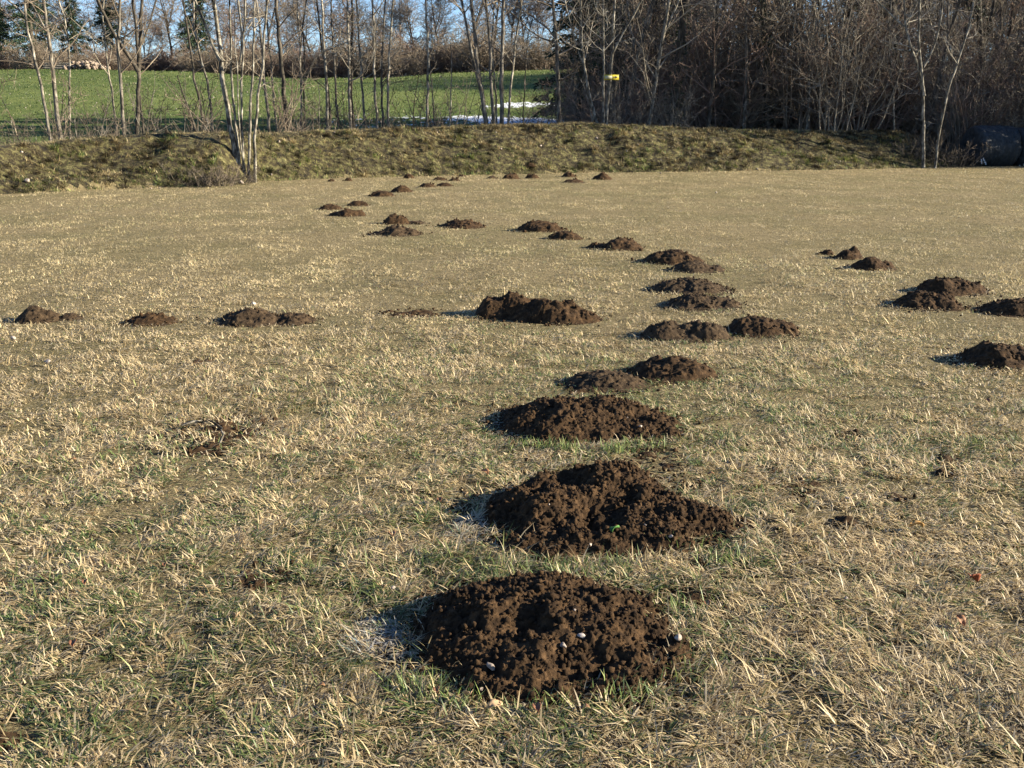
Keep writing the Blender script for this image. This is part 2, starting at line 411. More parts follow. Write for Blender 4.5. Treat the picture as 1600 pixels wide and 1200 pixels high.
top2 = mound(738, 1132, 733, 888, 'broad molehill with two peaks and a crevice, second nearest the camera',
      [(.04, .2, .27, .28, 1), (.13, .12, .2, .24, .82), (-.22, .05, .26, .33, .74), (.2, -.1, .3, .3, .56), (-.15, -.3, .28, .22, .32), (.38, -.08, .18, .18, .26), (-.02, -.1, .3, .3, .42)], depth=.92, holes=[(-.05, -.08, .04, .07), (-.045, -.2, .035, .05), (-.09, .17, .06, .045)])
top3 = mound(775, 1066, 618, 700, 'smooth-backed molehill, third nearest, with a lone clod on its peak',
      [(-.08, .02, .42, .5, .98), (.1, .08, .28, .34, .98), (.28, -.06, .24, .32, .6), (-.02, .14, .06, .06, 1.06), (.08, .14, .1, .1, 1.08)], depth=.78)
mound(884, 1012, 573, 613, 'low flattened molehill of dry lighter soil touching a darker heap', mat='soil_dry', depth=.8)
mound(972, 1116, 552, 600, 'darker crumbly molehill just right of the low flattened one')
mound(1000, 1136, 498, 536, 'wide low brown molehill whose right end touches a taller dark heap', [(-.2, 0, .3, .5, 1), (.2, -.02, .32, .42, .9), (0, 0, .4, .45, .7)], mat='soil_dry', depth=.62)
mound(1128, 1250, 490, 528, 'tall dark cloddy molehill at the right end of a touching pair', [(-.08, 0, .4, .5, 1), (.22, 0, .28, .4, .66)])
mound(738, 935, 454, 508, 'long molehill of two joined heaps in the middle of the lawn', [(-.24, .16, .26, .34, 1), (-.08, .12, .18, .26, .92), (.16, -.1, .25, .36, .86), (.36, -.14, .16, .22, .42), (.02, -.06, .25, .3, .72)], depth=.66)
mound(1018, 1140, 432, 462, 'flat topped brown molehill behind another with frost at its foot', mat='soil_dry')
mound(1040, 1158, 455, 486, 'sloping brown molehill with white frost on its left foot', [(-.15, 0, .35, .5, 1), (.2, 0, .32, .4, .6)], mat='soil_dry')
mound(1000, 1100, 388, 414, 'rounded brown molehill with a low heap overlapping its front right', [(-.05, 0, .42, .5, 1), (.2, 0, .3, .4, .6)])
mound(1050, 1134, 404, 427, 'low sloping heap in front right of a rounded brown molehill', [(-.12, 0, .4, .5, 1), (.25, 0, .25, .35, .5)], mat='soil_dry')
mound(920, 1006, 369, 392, 'dark lumpy molehill with a flatter left shoulder, in the curving chain', [(.1, -.05, .4, .5, 1), (-.3, .1, .22, .3, .55)])
mound(857, 912, 359, 375, 'small dark molehill between two larger ones in the chain', None)
mound(805, 882, 342, 363, 'smooth conical molehill at the left end of the curving chain', [(0, 0, .45, .5, 1), (.25, -.05, .25, .4, .45)])
mound(684, 760, 341, 357, 'flat-topped molehill standing alone between the crossing pair and the conical one', [(0, 0, .46, .5, .95), (-.12, 0, .2, .3, 1), (.25, 0, .2, .3, .7)])
mound(594, 642, 333, 351, 'blocky dark molehill just behind a wider flat cone', [(0, 0, .46, .5, 1), (-.15, 0, .3, .4, .95), (.2, 0, .28, .4, .95)])
mound(628, 666, 343, 350, 'thin tail of soil to the right of the blocky molehill', None, mat='soil_dry')
mound(576, 662, 350, 370, 'wide flat cone of soil in front of the blocky dark molehill', [(.02, 0, .3, .5, 1), (.2, 0, .25, .4, .7), (-.2, 0, .28, .35, .4)], mat='soil_dry')
mound(512, 573, 324, 339, 'ridge-shaped molehill in front of two smaller ones at the left bend', [(0, 0, .35, .5, .95), (.25, 0, .22, .4, .8), (-.25, 0, .24, .3, .4)])
mound(496, 537, 317, 328, 'leftmost little molehill of the three at the left bend')
mound(540, 577, 312, 322, 'small rounded molehill at the back of the three at the left bend')
mound(577, 618, 297, 308, 'low dark molehill front left of a taller twin below the bank')
mound(610, 646, 289, 301, 'taller peaked twin molehill right behind a low dark one')
mound(653, 681, 285, 293, 'left one of two tiny dark molehills side by side below the bank')
mound(680, 708, 284, 291, 'right one of two tiny dark molehills side by side below the bank')
mound(676, 699, 276, 282, 'tiny molehill at the foot of the bank, left of the back row')
mound(699, 719, 277, 283, 'tiny molehill touching the right side of another at the bank foot')
mound(714, 729, 272, 276, 'very small brown heap in the green grass at the bank foot')
mound(760, 777, 274, 279, 'faint low heap of brown soil left of the back row of molehills', mat='soil_dry')
mound(783, 813, 270, 280, 'dark domed molehill, leftmost in the back row below the bank')
mound(820, 842, 271, 279, 'second molehill of the back row, small with a knob behind it')
mound(822, 838, 265, 271, 'dark knob of soil on the bank foot behind the back row')
mound(876, 901, 267, 277, 'pointed little molehill of the back row at the bank foot', [(0, 0, .5, .5, .7), (0, .2, .25, .3, 1)])
mound(880, 912, 279, 286, 'flat dark strip-like molehill in front of the back row', [(0, 0, .5, .5, 1), (.2, 0, .3, .4, .9), (-.2, 0, .3, .4, .9)])
mound(924, 959, 268, 281, 'tallest smooth domed molehill at the right end of the back row', [(0, 0, .46, .5, 1)])
mound(512, 524, 279, 284, 'tiniest dark heap at the bank foot, far left of the back ones')
mound(538, 550, 277, 283, 'tiny dark heap in green grass near the tiniest far left one')
mound(630, 648, 271, 279, 'small dark heap against the green foot of the bank left of centre')
mound(1276, 1304, 387, 398, 'small crumbly clod heap left of the pair on the right side', [(.05, 0, .4, .5, 1), (-.3, 0, .15, .2, .4)])
mound(1301, 1353, 383, 406, 'knobbly molehill behind a darker one on the right side', [(-.05, 0, .42, .5, .8), (.15, .2, .28, .3, 1)])
mound(1326, 1399, 399, 424, 'dark cloddy molehill in front of the knobbly one on the right side', [(-.05, 0, .42, .5, 1), (.25, 0, .25, .4, .6)])
mound(1432, 1540, 430, 463, 'dark peaked molehill behind a broader one near the right edge', [(-.1, 0, .38, .5, 1), (.25, 0, .25, .4, .5), (-.25, 0, .22, .35, .6)])
mound(1384, 1510, 452, 487, 'broad low molehill in front of the dark peaked one near the right edge', [(.02, 0, .42, .5, 1), (-.35, 0, .15, .2, .2)], mat='soil')
mound(1532, 1650, 462, 496, 'molehill cut by the right edge, beside the broad low one')
mound(1497, 1660, 531, 581, 'large dark cloddy molehill cut by the right edge, nearest on that side', [(-.08, 0, .4, .5, 1), (.2, 0, .3, .4, .8), (-.3, 0, .2, .3, .4)])
mound(26, 96, 475, 506, 'grass-flecked molehill nearest the left edge of the lawn', [(-.1, 0, .4, .5, 1), (.22, 0, .25, .4, .6)], mat='soil_dry')
mound(90, 128, 486, 501, 'thin spill of soil right of the leftmost molehill', mat='soil_dry')
mound(196, 274, 486, 510, 'small isolated low molehill between two others on the left side')
mound(338, 496, 476, 511, 'long sloping molehill with a pale stone on its peak, left side', [(-.14, 0, .34, .5, 1), (.24, 0, .24, .42, .68), (-.34, 0, .16, .25, .3)], mat='soil_dry', depth=.6)

# low worn or scratched patches of soil in the lawn
soil_patches = [
 (250, 432, 650, 712, 'wide bare patch of scratched dark soil with a stick, left of centre', .3),
 (598, 694, 484, 497, 'thin streak of bare soil left of the double molehill', .5),
 (305, 335, 560, 573, 'small dark hole-like scrape on the left half of the lawn', .5),
 (990, 1075, 702, 738, 'crumbs of loose soil just in front right of the third nearest molehill', .5),
 (1110, 1180, 806, 846, 'tail of crumbs at the right foot of the two-peaked molehill', .6),
 (1180, 1226, 722, 742, 'small dark scrape right of the crumbs before the third molehill', .5),
 (1205, 1292, 748, 786, 'broken brown scrape in the grass, right of the two-peaked molehill', .4),
 (1375, 1425, 764, 790, 'dark scrape farthest down in the right part of the lawn', .4),
 (1450, 1516, 712, 736, 'long thin dark scrape near the right side of the lawn', .4),
 (1464, 1492, 734, 748, 'small brown scrape just below the long thin dark one', .5),
 (1300, 1345, 672, 690, 'faint dark hollow in the lawn above the right hand scrapes', .3),
 (630, 700, 925, 962, 'patch of crumbs behind the left side of the nearest molehill', .6),
 (1050, 1130, 912, 968, 'brown soil patch behind the right side of the nearest molehill', .45),
 (365, 470, 880, 925, 'dark gap in the dead grass left of the nearest molehills', .35),
 (-60, 70, 1130, 1195, 'brown soil patch in the bottom left corner', .7),
 (1290, 1345, 810, 835, 'small hollow right of the tail of crumbs', .3),
 (-40, 60, 905, 950, 'dull brown hollow at the left edge in the foreground', .35),
 (880, 990, 590, 620, 'reddish loose soil spilling before the low flattened molehill', .5),
]
patch_masks = []
for a, b, c, d, lab, dens in soil_patches:
    x0, y0 = ground_at(a, (c + d) / 2); x1, _ = ground_at(b, (c + d) / 2); _, yn = ground_at((a + b) / 2, d); _, yf = ground_at((a + b) / 2, c)
    cx, cy, rx, ry = (x0 + x1) / 2, (yn + yf) / 2, (x1 - x0) / 2, (yf - yn) / 2
    patch_masks.append((cx, cy, rx, ry, dens))
    dd = math.hypot(cy, CH); res = max(.006, dd * .0013)
    xs = np.arange(-rx * 1.1, rx * 1.1, res); ys = np.arange(-ry * 1.1, ry * 1.1, res); X, Y = np.meshgrid(xs, ys)
    rr = np.sqrt((X / rx) ** 2 + (Y / ry) ** 2)
    n = fbm((X + cx) * 14, (Y + cy) * 14, 21, 4)
    Z = (1 - rr ** 2) * .016 + (n - .52) * .06 - .004
    Z += (rng.random(Z.shape) - .5) * .006
    Vv = np.stack([X.ravel(), Y.ravel(), Z.ravel()], 1); nx, ny = len(xs), len(ys)
    ii, jj = np.meshgrid(np.arange(nx - 1), np.arange(ny - 1)); q = (jj * nx + ii).ravel(); Qm = np.stack([q, q + 1, q + nx + 1, q + nx], 1)
    Qm = Qm[(Z.ravel()[Qm].max(1) > -.006) & (rr.ravel()[Qm].max(1) < 1.1)]
    if len(Qm) < 4: continue
    u, inv = np.unique(Qm, return_inverse=True); Vv = Vv[u]; Qm = inv.reshape(-1, 4)
    nc = int(rx * ry * 3.2 * (450 if dd < 7 else 400)); an = rng.random(nc) * 6.283; ra = np.sqrt(rng.random(nc)) * 1.15
    rd = .003 + rng.random(nc) ** 2 * .009
    cv, ct = crumbs(np.stack([np.cos(an) * ra * rx, np.sin(an) * ra * ry, .006 + rd * .8], 1), rd)
    o = obj('soil_patch', mesh('soil_patch', np.concatenate([Vv, cv]), Qm, ct + len(Vv), mat=M['soil']), loc=(cx, cy, float(H(cx, cy))))
    tag(o, lab, 'soil patch', 'bare soil scrapes in the lawn')

def in_mounds(x, y, k=.88):
    m = np.zeros(len(x), bool)
    for a, b, rx, ry in mound_masks: m |= ((x - a) / (rx * k)) ** 2 + ((y - b) / (ry * k)) ** 2 < 1
    return m

# ------------------------------------------------------------------ pebbles, sticks, leaves
def pebble(p, size_, label, cat='pebble', group='pale pebbles on the molehills and lawn', sink=.25, seed=1, name='pebble', mat='stone'):
    size = size_ * (1.0 if cat == 'pebble' else .8); r = np.random.default_rng(seed)
    import bmesh
    bm = bmesh.new(); bmesh.ops.create_icosphere(bm, subdivisions=3, radius=1)
    off = r.random(3) * 9; ax_ = np.array([1, .62 + .2 * r.random(), .55 + .2 * r.random()])
    planes = [(lambda v: v / np.linalg.norm(v))(r.normal(size=3)) for _ in range(7)]
    for v in bm.verts:
        c = np.array(v.co)
        for pl in planes:
            dlt = c @ pl - .6
            if dlt > 0: c = c - pl * dlt * .85
        c = c * (1 + .08 * (float(vnoise(c[0] * 2 + off[0], c[1] * 2 + c[2] + off[1])) - .5)) * ax_ * size / 2
        v.co = c
    me = bpy.data.meshes.new(name); bm.to_mesh(me); bm.free(); me.materials.append(M[mat])
    for f in me.polygons: f.use_smooth = True
    o = obj(name, me, loc=(p[0], p[1], p[2] + size * .25 * (1 - sink * 2)))
    o.rotation_euler = (r.random() * .8 - .4, r.random() * .8 - .4, r.random() * 6.28)
    return tag(o, label, cat, group)
for i, (px, py, s, lab, tp) in enumerate([
    (908, 998, .026, 'upper right of the two pale pebbles high on the nearest molehill', top1),
    (880, 1011, .026, 'pointed pale pebble left of another, high on the nearest molehill', top1),
    (766, 1048, .034, 'long flat tan pebble low on the left of the nearest molehill', top1),
    (1059, 999, .03, 'yellowish pebble at the right foot of the nearest molehill', top1),
    (968, 1080, .014, 'small white pebble at the front foot of the nearest molehill', top1),
    (752, 1080, .014, 'small reddish pebble at the front left of the nearest molehill', top1),
    (898, 955, .010, 'tiny pale grit stone near the top of the nearest molehill', top1),
    (858, 790, .012, 'tiny pale stone on the back of the two-peaked molehill', top2),
    (1008, 822, .011, 'tiny stone on the right slope of the two-peaked molehill', top2),
    (1048, 840, .018, 'tan stone low on the right of the two-peaked molehill', top2),
    (922, 853, .018, 'brown stone in the crevice of the two-peaked molehill', top2),
    (1001, 667, .022, 'white pebble on the right shoulder of the third nearest molehill', top3),
    (980, 654, .014, 'small white pebble above another on the third nearest molehill', top3),
    (614, 918, .017, 'upright white pebble in grass behind the nearest molehill', None),
    (1324, 779, .022, 'white pebble in the grass right of the two-peaked molehill', None),
    (1322, 935, .017, 'white pebble in the grass in the right foreground', None),
    (410, 1141, .018, 'white pebble in the dead grass in the left foreground', None),
    (20, 530, .05, 'white pebble in grass just below the leftmost molehill', None),
    (74, 566, .05, 'second white pebble in grass further below the leftmost molehill', None),
    (396, 477, .065, 'pale stone on the peak of the long sloping molehill', o_top['long sloping molehill with a pale stone on its peak, left side']),
]):
    if tp: p = tp(px, py)
    else:
        x, y = ground_at(px, py, .03); p = (x, y, .028)
    pebble(p, s, lab, seed=i + 3, sink=.15)

def tube(paths, sides=5, cap=True):
    VV = []; QQ = []; TT = []; off = 0
    for pts, rad in paths:
        P = np.asarray(pts, float); n = len(P); R = np.asarray(rad, float)
        tg = np.empty_like(P); tg[1:-1] = P[2:] - P[:-2]; tg[0] = P[1] - P[0]; tg[-1] = P[-1] - P[-2]
        tg /= np.linalg.norm(tg, axis=1)[:, None] + 1e-9
        ref = np.array([1., 0, 0]) if abs(tg[0][0]) < .8 else np.array([0, 1., 0])
        A = np.cross(tg, ref); A /= np.linalg.norm(A, axis=1)[:, None] + 1e-9; B = np.cross(tg, A)
        k = sides if R[0] > .012 or sides < 4 else 3
        an = np.arange(k) / k * 2 * math.pi
        ring = P[:, None, :] + R[:, None, None] * (A[:, None, :] * np.cos(an)[None, :, None] + B[:, None, :] * np.sin(an)[None, :, None])
        VV.append(ring.reshape(-1, 3))
        i = np.arange(n - 1)[:, None] * k; j = np.arange(k)[None]; j2 = (j + 1) % k
        QQ.append((np.stack([i + j, i + j2, i + k + j2, i + k + j], -1) + off).reshape(-1, 4))
        off += n * k
    return np.concatenate(VV), np.concatenate(QQ)
def bark_obj(name, paths, mat, parent=None, sides=7):
    v, q = tube(paths, sides); return obj(name, mesh(name, v, q, mat=M[mat], smooth=True), parent)

# stick lying in the scratched patch
x0, y0 = ground_at(285, 679); x1, y1 = ground_at(334, 674)
pts = [(x0, y0, .045), ((x0 + x1) / 2 - .02, (y0 + y1) / 2 + .01, .055), (x1, y1, .05), (x1 + .06, y1 - .05, .03)]
o = bark_obj('stick', [(pts, [.008, .009, .007, .004])], 'bark_pale'); tag(o, 'pale broken stick lying in the wide scratched soil patch', 'stick')
x0, y0 = ground_at(345, 705); 
o = bark_obj('stick', [([(x0, y0, .04), (x0 + .01, y0 + .03, .07), (x0 - .02, y0 + .09, .075)], [.007, .006, .004])], 'bark_pale'); tag(o, 'short pale twig at the front of the scratched soil patch', 'stick')

def leaf(p, size, colr, label, seed):
    r = random.Random(seed); n = 9; vs = []; q = []
    for i in range(n):
        s = i / (n - 1); wd = math.sin(math.pi * min(1, s * .93 + .03)) ** .8 * .36 * (1 + .18 * (i % 2))
        for k in (-1, -.5, 0, .5, 1):
            vs.append(((s - .5) * size, k * wd * size, size * (.22 * abs(k) ** 1.5 + .18 * math.sin(s * 4 + r.random() * .3) + .04 * r.random())))
    for i in range(n - 1):
        for k in range(4): a = i * 5 + k; q.append((a, a + 5, a + 6, a + 1))
    m = simple('dead_leaf_%d' % seed, [(.3, tuple(c * .6 for c in colr)), (.7, colr)], 60, 4, .7, 0, obj_coord=True)
    me = mesh('dead_leaf', np.array(vs), np.array(q), mat=m, smooth=True)
    o = obj('dead_leaf', me, loc=p); o.rotation_euler = (r.uniform(-.5, .5), r.uniform(-.5, .5), r.random() * 6.28)
    sm = o.modifiers.new('thick', 'SOLIDIFY'); sm.thickness = .0008
    return tag(o, label, 'leaf', 'fallen leaves on the lawn')
for i, (px, py, s, c, lab) in enumerate([
    (1522, 905, .05, (.22, .06, .025), 'reddish brown fallen leaf in the right foreground grass'),
    (775, 1103, .035, (.5, .33, .18), 'tan curled leaf in front of the nearest molehill'),
    (757, 738, .04, (.3, .15, .07), 'brown leaf left of the two-peaked molehill'),
    (612, 835, .035, (.32, .17, .09), 'brown leaf in grass left of the frosty shade'),
    (1432, 822, .05, (.38, .22, .07), 'orange tan leaf in the right hand grass'),
    (1500, 970, .035, (.28, .13, .06), 'small brown leaf below the reddish one')]):
    x, y = ground_at(px, py, .035); leaf((x, y, .034), s, c, lab, i + 2)
for k in range(26):
    px = rnd.uniform(20, 1580); py = rnd.uniform(600, 1180); x, y = ground_at(px, py, .03)
    if in_mounds(np.array([x]), np.array([y]), 1.05)[0]: continue
    leaf((x, y, .032), rnd.uniform(.018, .032), [(.3, .16, .08), (.22, .1, .05), (.42, .28, .16)][k % 3], 'tiny curled brown leaf scrap caught in the lawn, like many others', 50 + k % 3)
p = top2(962, 832); leaf((p[0], p[1], p[2] + .008), .04, (.06, .16, .03), 'green leaf sprouting on the two-peaked molehill', 31)

# ------------------------------------------------------------------ grass
def blades(x, y, z, length, width, az, lean, colr, seg, curl=None):
    n = len(x)
    if curl is None: curl = rng.uniform(.2, 1.1, n)
    V = np.zeros((n, (seg * 2 + 1), 3), np.float32)
    wa = az + math.pi / 2 + rng.normal(0, .35, n); wx, wy = np.cos(wa), np.sin(wa)
    cx, cy, cz = x.copy(), y.copy(), z.copy(); ang = lean.copy()
    dx, dy = np.cos(az), np.sin(az)
    for s in range(seg + 1):
        ww = width * (1 - (s / seg) ** 2.6) * .5 + .0002
        if s < seg:
            V[:, 2 * s, 0] = cx - wx * ww; V[:, 2 * s, 1] = cy - wy * ww; V[:, 2 * s, 2] = cz
            V[:, 2 * s + 1, 0] = cx + wx * ww; V[:, 2 * s + 1, 1] = cy + wy * ww; V[:, 2 * s + 1, 2] = cz
            st = length / seg
            cx = cx + np.sin(ang) * dx * st; cy = cy + np.sin(ang) * dy * st; cz = np.maximum(cz + np.cos(ang) * st, z + .002)
            ang = ang + curl / seg
        else:
            V[:, 2 * s, 0] = cx; V[:, 2 * s, 1] = cy; V[:, 2 * s, 2] = cz
    k = seg * 2 + 1; b = (np.arange(n) * k)[:, None]
    Q = []
    for s in range(seg - 1): Q.append(b + np.array([[2 * s, 2 * s + 1, 2 * s + 3, 2 * s + 2]]))
    T = b + np.array([[2 * seg - 2, 2 * seg - 1, 2 * seg]])
    Q = np.concatenate(Q) if Q else np.zeros((0, 4), int)
    # root darker straw, tips lighter: the blade's own colouring
    C = np.repeat(colr[:, None, :], k, 1)
    return V.reshape(-1, 3), Q, T, C.reshape(-1, 3)
def join_blades(name, parts, mat):
    VV, QQ, TT, CC = [], [], [], []; off = 0
    for v, q, t, c in parts:
        VV.append(v); CC.append(c)
        if len(q): QQ.append(q + off)
        TT.append(t + off); off += len(v)
    me = mesh(name, np.concatenate(VV), np.concatenate(QQ) if QQ else None, np.concatenate(TT), mat=mat, colors=np.concatenate(CC))
    return obj(name, me)

frost_px = [(595, 1006, 48, 32, 1.0), (735, 832, 40, 20, .7), (790, 672, 22, 14, .6), (1052, 478, 14, 7, 1.0), (632, 1040, 30, 20, .6)]
frost = []
for px, py, wx_, wy_, s in frost_px:
    a, b = ground_at(px, py); c, _ = ground_at(px + wx_, py); _, d = ground_at(px, py - wy_); frost.append((a, b, abs(c - a), abs(d - b), s))
STRAW = np.array([(.59, .46, .255), (.49, .38, .20), (.64, .525, .34), (.32, .225, .115), (.16, .11, .055), (.57, .465, .30)])
GREEN = np.array([(.10, .145, .04), (.17, .21, .065), (.06, .095, .027), (.25, .27, .10), (.13, .165, .07)])
def field_colors(x, y, gbias):
    n = len(x)
    g = fbm(x * .55, y * .4, 31, 4) * .9 + (vnoise(x * 9, y * 9, 32) - .5) * .35
    gp = np.clip((g - .38) * 1.3 + gbias, .05, .75)
    isg = rng.random(n) < gp
    c = np.where(isg[:, None], GREEN[rng.integers(0, len(GREEN), n)], STRAW[rng.choice(len(STRAW), n, p=[.26, .22, .14, .14, .08, .16])])
    c = c * (1 + rng.normal(0, .16, (n, 1)))
    return np.clip(c, .01, .9), isg
parts = []
NB = 1800000
th = (rng.random(NB) - .5) * 1.36
a_ = .12; lo, hi = 1.55 ** a_, 34.0 ** a_
r = (lo + rng.random(NB) * (hi - lo)) ** (1 / a_)
x = r * np.tan(th * .92); y = r.copy()
CELL = .052
ci, cj = np.floor(x / CELL).astype(int), np.floor(y / CELL).astype(int)
def chash(a, b, k): return _perm[(a * 7 + k * 31 + (b >> 3) * 5) & 255, (b * 13 + k * 17 + (a >> 4) * 3) & 255]
tcx = (ci + chash(ci, cj, 1)) * CELL; tcy = (cj + chash(ci, cj, 2)) * CELL
tuft = (chash(ci, cj, 3) < .75)
pull = np.where(tuft, .55, 0) * rng.random(NB)
ox, oy = x - tcx, y - tcy
x = x - ox * pull; y = y - oy * pull
outaz = np.arctan2(oy, ox); tcol = chash(ci, cj, 5); tgr = chash(ci, cj, 6); tln = chash(ci, cj, 7)
d = np.hypot(x, y)
ok = (y < np.interp(x, FX, FY) + .25) & ~in_mounds(x, y, .80)
for a, b, rx, ry, dens in patch_masks:
    ins = ((x - a) / rx) ** 2 + ((y - b) / ry) ** 2 < 1
    ok &= ~(ins & (rng.random(NB) < dens * 1.25))
# thin spots between tussocks
thin = fbm(x * 7, y * 7, 40, 3)
thin2 = fbm(x * 2.3, y * 1.2, 43, 3)
ok &= rng.random(NB) < np.clip((thin - .30) * 4.2, .14, 1) * np.where(y > 7, np.clip((thin2 - .28) * 5, .25, 1), 1)
x, y, d = x[ok], y[ok], d[ok]; n = len(x)
tuft, outaz, tcol, tgr, tln = tuft[ok], outaz[ok], tcol[ok], tgr[ok], tln[ok]
gb = np.zeros(n) - .04 - .09 * sstep(3.5, 9, d) + (tgr - .5) * .5 + .06 * sstep(7, 2.5, d) + .05 * sstep(0, 6, x) + .09 * sstep(.3, .0, np.abs(x - 1.6) / 10)
for a, b, rx, ry in mound_masks[:12]:   # lusher growth around the heaps
    q = ((x - a) / (rx * 1.35)) ** 2 + ((y - b + ry * .4) / (ry * 1.6)) ** 2
    gb += .28 * np.exp(-q * q)
c, isg = field_colors(x, y, gb)
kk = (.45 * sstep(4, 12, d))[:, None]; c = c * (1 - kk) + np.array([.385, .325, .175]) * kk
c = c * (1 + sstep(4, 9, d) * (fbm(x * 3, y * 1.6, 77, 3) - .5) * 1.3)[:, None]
c = c * ((.80 + .3 * tcol) * (.74 + .26 * sstep(1.8, 5, d)))[:, None]  # blades near the camera coloured darker to stand for shade in the gaps
z = H(x, y) - .004
L = rng.lognormal(0, .38, n) * np.where(isg, .032, .030) * (1 + .25 * sstep(6, 1.5, d))
tus = vnoise(x * 2.1, y * 2.1, 45); L *= (.65 + .6 * tus) * (.75 + .5 * tln)
Wd = .0031 * (1 + .35 * rng.normal(0, 1, n).clip(-1.5, 2)) * (1 + np.maximum(d - 3, 0) * .095)
L *= np.clip(1 - (d - 4) * .04, .74, 1) * (1 + np.maximum(d - 14, 0) * .02)
flow = fbm(x * 2.2, y * 2.2, 50, 2) * 14
az = np.where(tuft & (rng.random(n) < .6), outaz + rng.normal(0, .5, n), flow + rng.normal(0, .9, n))
lean = np.where(rng.random(n) < .70, rng.uniform(1.0, 1.52, n), rng.uniform(.2, 1.1, n))
z = z + np.where(lean > 1.0, rng.random(n) * .022, 0)
fr = np.zeros(n)
for a, b, rx, ry, s in frost: fr = np.maximum(fr, s * np.exp(-(((x - a) / rx) ** 2 + ((y - b) / ry) ** 2) ** 2))
fr = fr * (rng.random(n) < .62) * rng.uniform(.4, 1, n)
c = c * (1 - fr[:, None] * .6) + np.array([.36, .41, .48]) * fr[:, None] * .6
near = d < 5; mid = (d >= 5) & (d < 11); far = d >= 11
for m_, sg in ((near, 3), (mid, 2), (far, 1)):
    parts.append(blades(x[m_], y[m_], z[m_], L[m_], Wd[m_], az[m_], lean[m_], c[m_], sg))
# long loose straws
n = 1300; yy_ = 1.7 + rng.random(n) ** 1.6 * 9; xx_ = (rng.random(n) - .5) * 1.3 * yy_
k = ~in_mounds(xx_, yy_, 1.0); xx_, yy_ = xx_[k], yy_[k]; n = len(xx_)
cc = STRAW[rng.integers(0, 2, n)] * .95
parts.append(blades(xx_, yy_, H(xx_, yy_) + .01, rng.uniform(.045, .095, n), np.full(n, .0036), rng.random(n) * 6.28, rng.uniform(.5, 1.45, n), np.clip(cc, 0, .9), 3, rng.uniform(-.3, .8, n)))
# green tufts poking through the feet of the near heaps
tx, ty = [], []
for px, py, k in [(700, 1100, 50), (740, 1112, 30), (860, 1112, 60), (990, 1092, 60), (1050, 1060, 40), (660, 1080, 60), (880, 705, 90), (960, 708, 90), (830, 700, 60), (1000, 700, 40), (870, 895, 50), (960, 890, 40), (800, 898, 40), (1130, 885, 40), (1055, 860, 30), (1070, 960, 50), (905, 905, 40)]:
    a, b = ground_at(px, py); tx += list(a + rng.normal(0, .05, k)); ty += list(b + rng.normal(0, .025, k))
tx = np.array(tx); ty = np.array(ty); n = len(tx)
parts.append(blades(tx, ty, H(tx, ty) + .005, rng.uniform(.035, .075, n), np.full(n, .0032), rng.random(n) * 6.28, rng.uniform(.05, .7, n), GREEN[rng.integers(0, 5, n)] * 1.3, 3))
tag(join_blades('grass', parts, M['blade']), kind='stuff')
parts = []
# coarser growth of the bank
n = 330000
x = rng.uniform(-17, 17.5, n); t = rng.random(n) * 1.55 - .04
y = np.interp(x, FX, FY) + t * BW
CELL = .24; ci, cj = np.floor(x / CELL).astype(int), np.floor(y / CELL).astype(int)
bx, by = (ci + chash(ci, cj, 11)) * CELL, (cj + chash(ci, cj, 12)) * CELL
pl = .75 * rng.random(n); bo = np.arctan2(y - by, x - bx); x = x + (bx - x) * pl; y = y + (by - y) * pl; bc = chash(ci, cj, 13); bg_ = chash(ci, cj, 14); bl = chash(ci, cj, 15)
cl = fbm(x * 2.6, y * 2.6, 60, 3)
k = rng.random(n) < np.clip((cl - .3) * 3.4, .08, 1)
x, y, t, cl, bo, bc, bg_, bl = x[k], y[k], t[k], cl[k], bo[k], bc[k], bg_[k], bl[k]; n = len(x)
g = fbm(x * 1.3, y * 1.3, 61, 3) + (bg_ - .5) * .4
gp = np.clip((g - .5) * 2.2 + .08 + .5 * sstep(.35, .02, t) - .3 * sstep(.75, 1.0, t), .03, .85)
isg = rng.random(n) < gp
BROWN = np.array([(.24, .195, .10), (.155, .115, .055), (.075, .05, .025), (.34, .28, .155), (.20, .15, .07)])
BG = np.array([(.08, .115, .032), (.13, .165, .045), (.20, .20, .07), (.04, .06, .02)])
c = np.where(isg[:, None], BG[rng.integers(0, 4, n)], BROWN[rng.integers(0, 5, n)]) * (1 + rng.normal(0, .2, (n, 1))) * (.15 + 1.5 * bc ** 1.3)[:, None]
c = np.where((t > .9)[:, None], c * .6 + np.array([.3, .25, .14]) * .4, c)
az = np.where(rng.random(n) < .65, bo + rng.normal(0, .4, n), -math.pi / 2 + rng.normal(0, 1.1, n))
parts.append(blades(x, y, H(x, y) - .01, rng.uniform(.05, .17, n) * (.5 + .8 * bl) * np.where(t > .9, .6, 1), rng.uniform(.006, .016, n), az, rng.uniform(.3, 1.5, n), np.clip(c, .01, .8), 2))
tag(join_blades('bank_grass', parts, M['blade']), kind='stuff')
# meadow sward
n = 60000
y = 44 + rng.random(n) ** 1.4 * 86; x = rng.uniform(-.62, .14, n) * y
k = (rng.random(n) > snowmask(x, y) * .95); x, y = x[k], y[k]; n = len(x)
MG = np.array([(.052, .085, .02), (.088, .12, .032), (.035, .058, .013), (.15, .155, .062), (.36, .32, .2)])
c = MG[rng.choice(5, n, p=[.34, .3, .2, .13, .03])]
parts = [blades(x, y, H(x, y) - .01, rng.uniform(.08, .2, n), rng.uniform(.02, .06, n) * (y / 60), rng.random(n) * 6.28, rng.uniform(.2, 1.3, n), c, 1)]
tag(join_blades('meadow_grass', parts, M['blade']), kind='stuff')

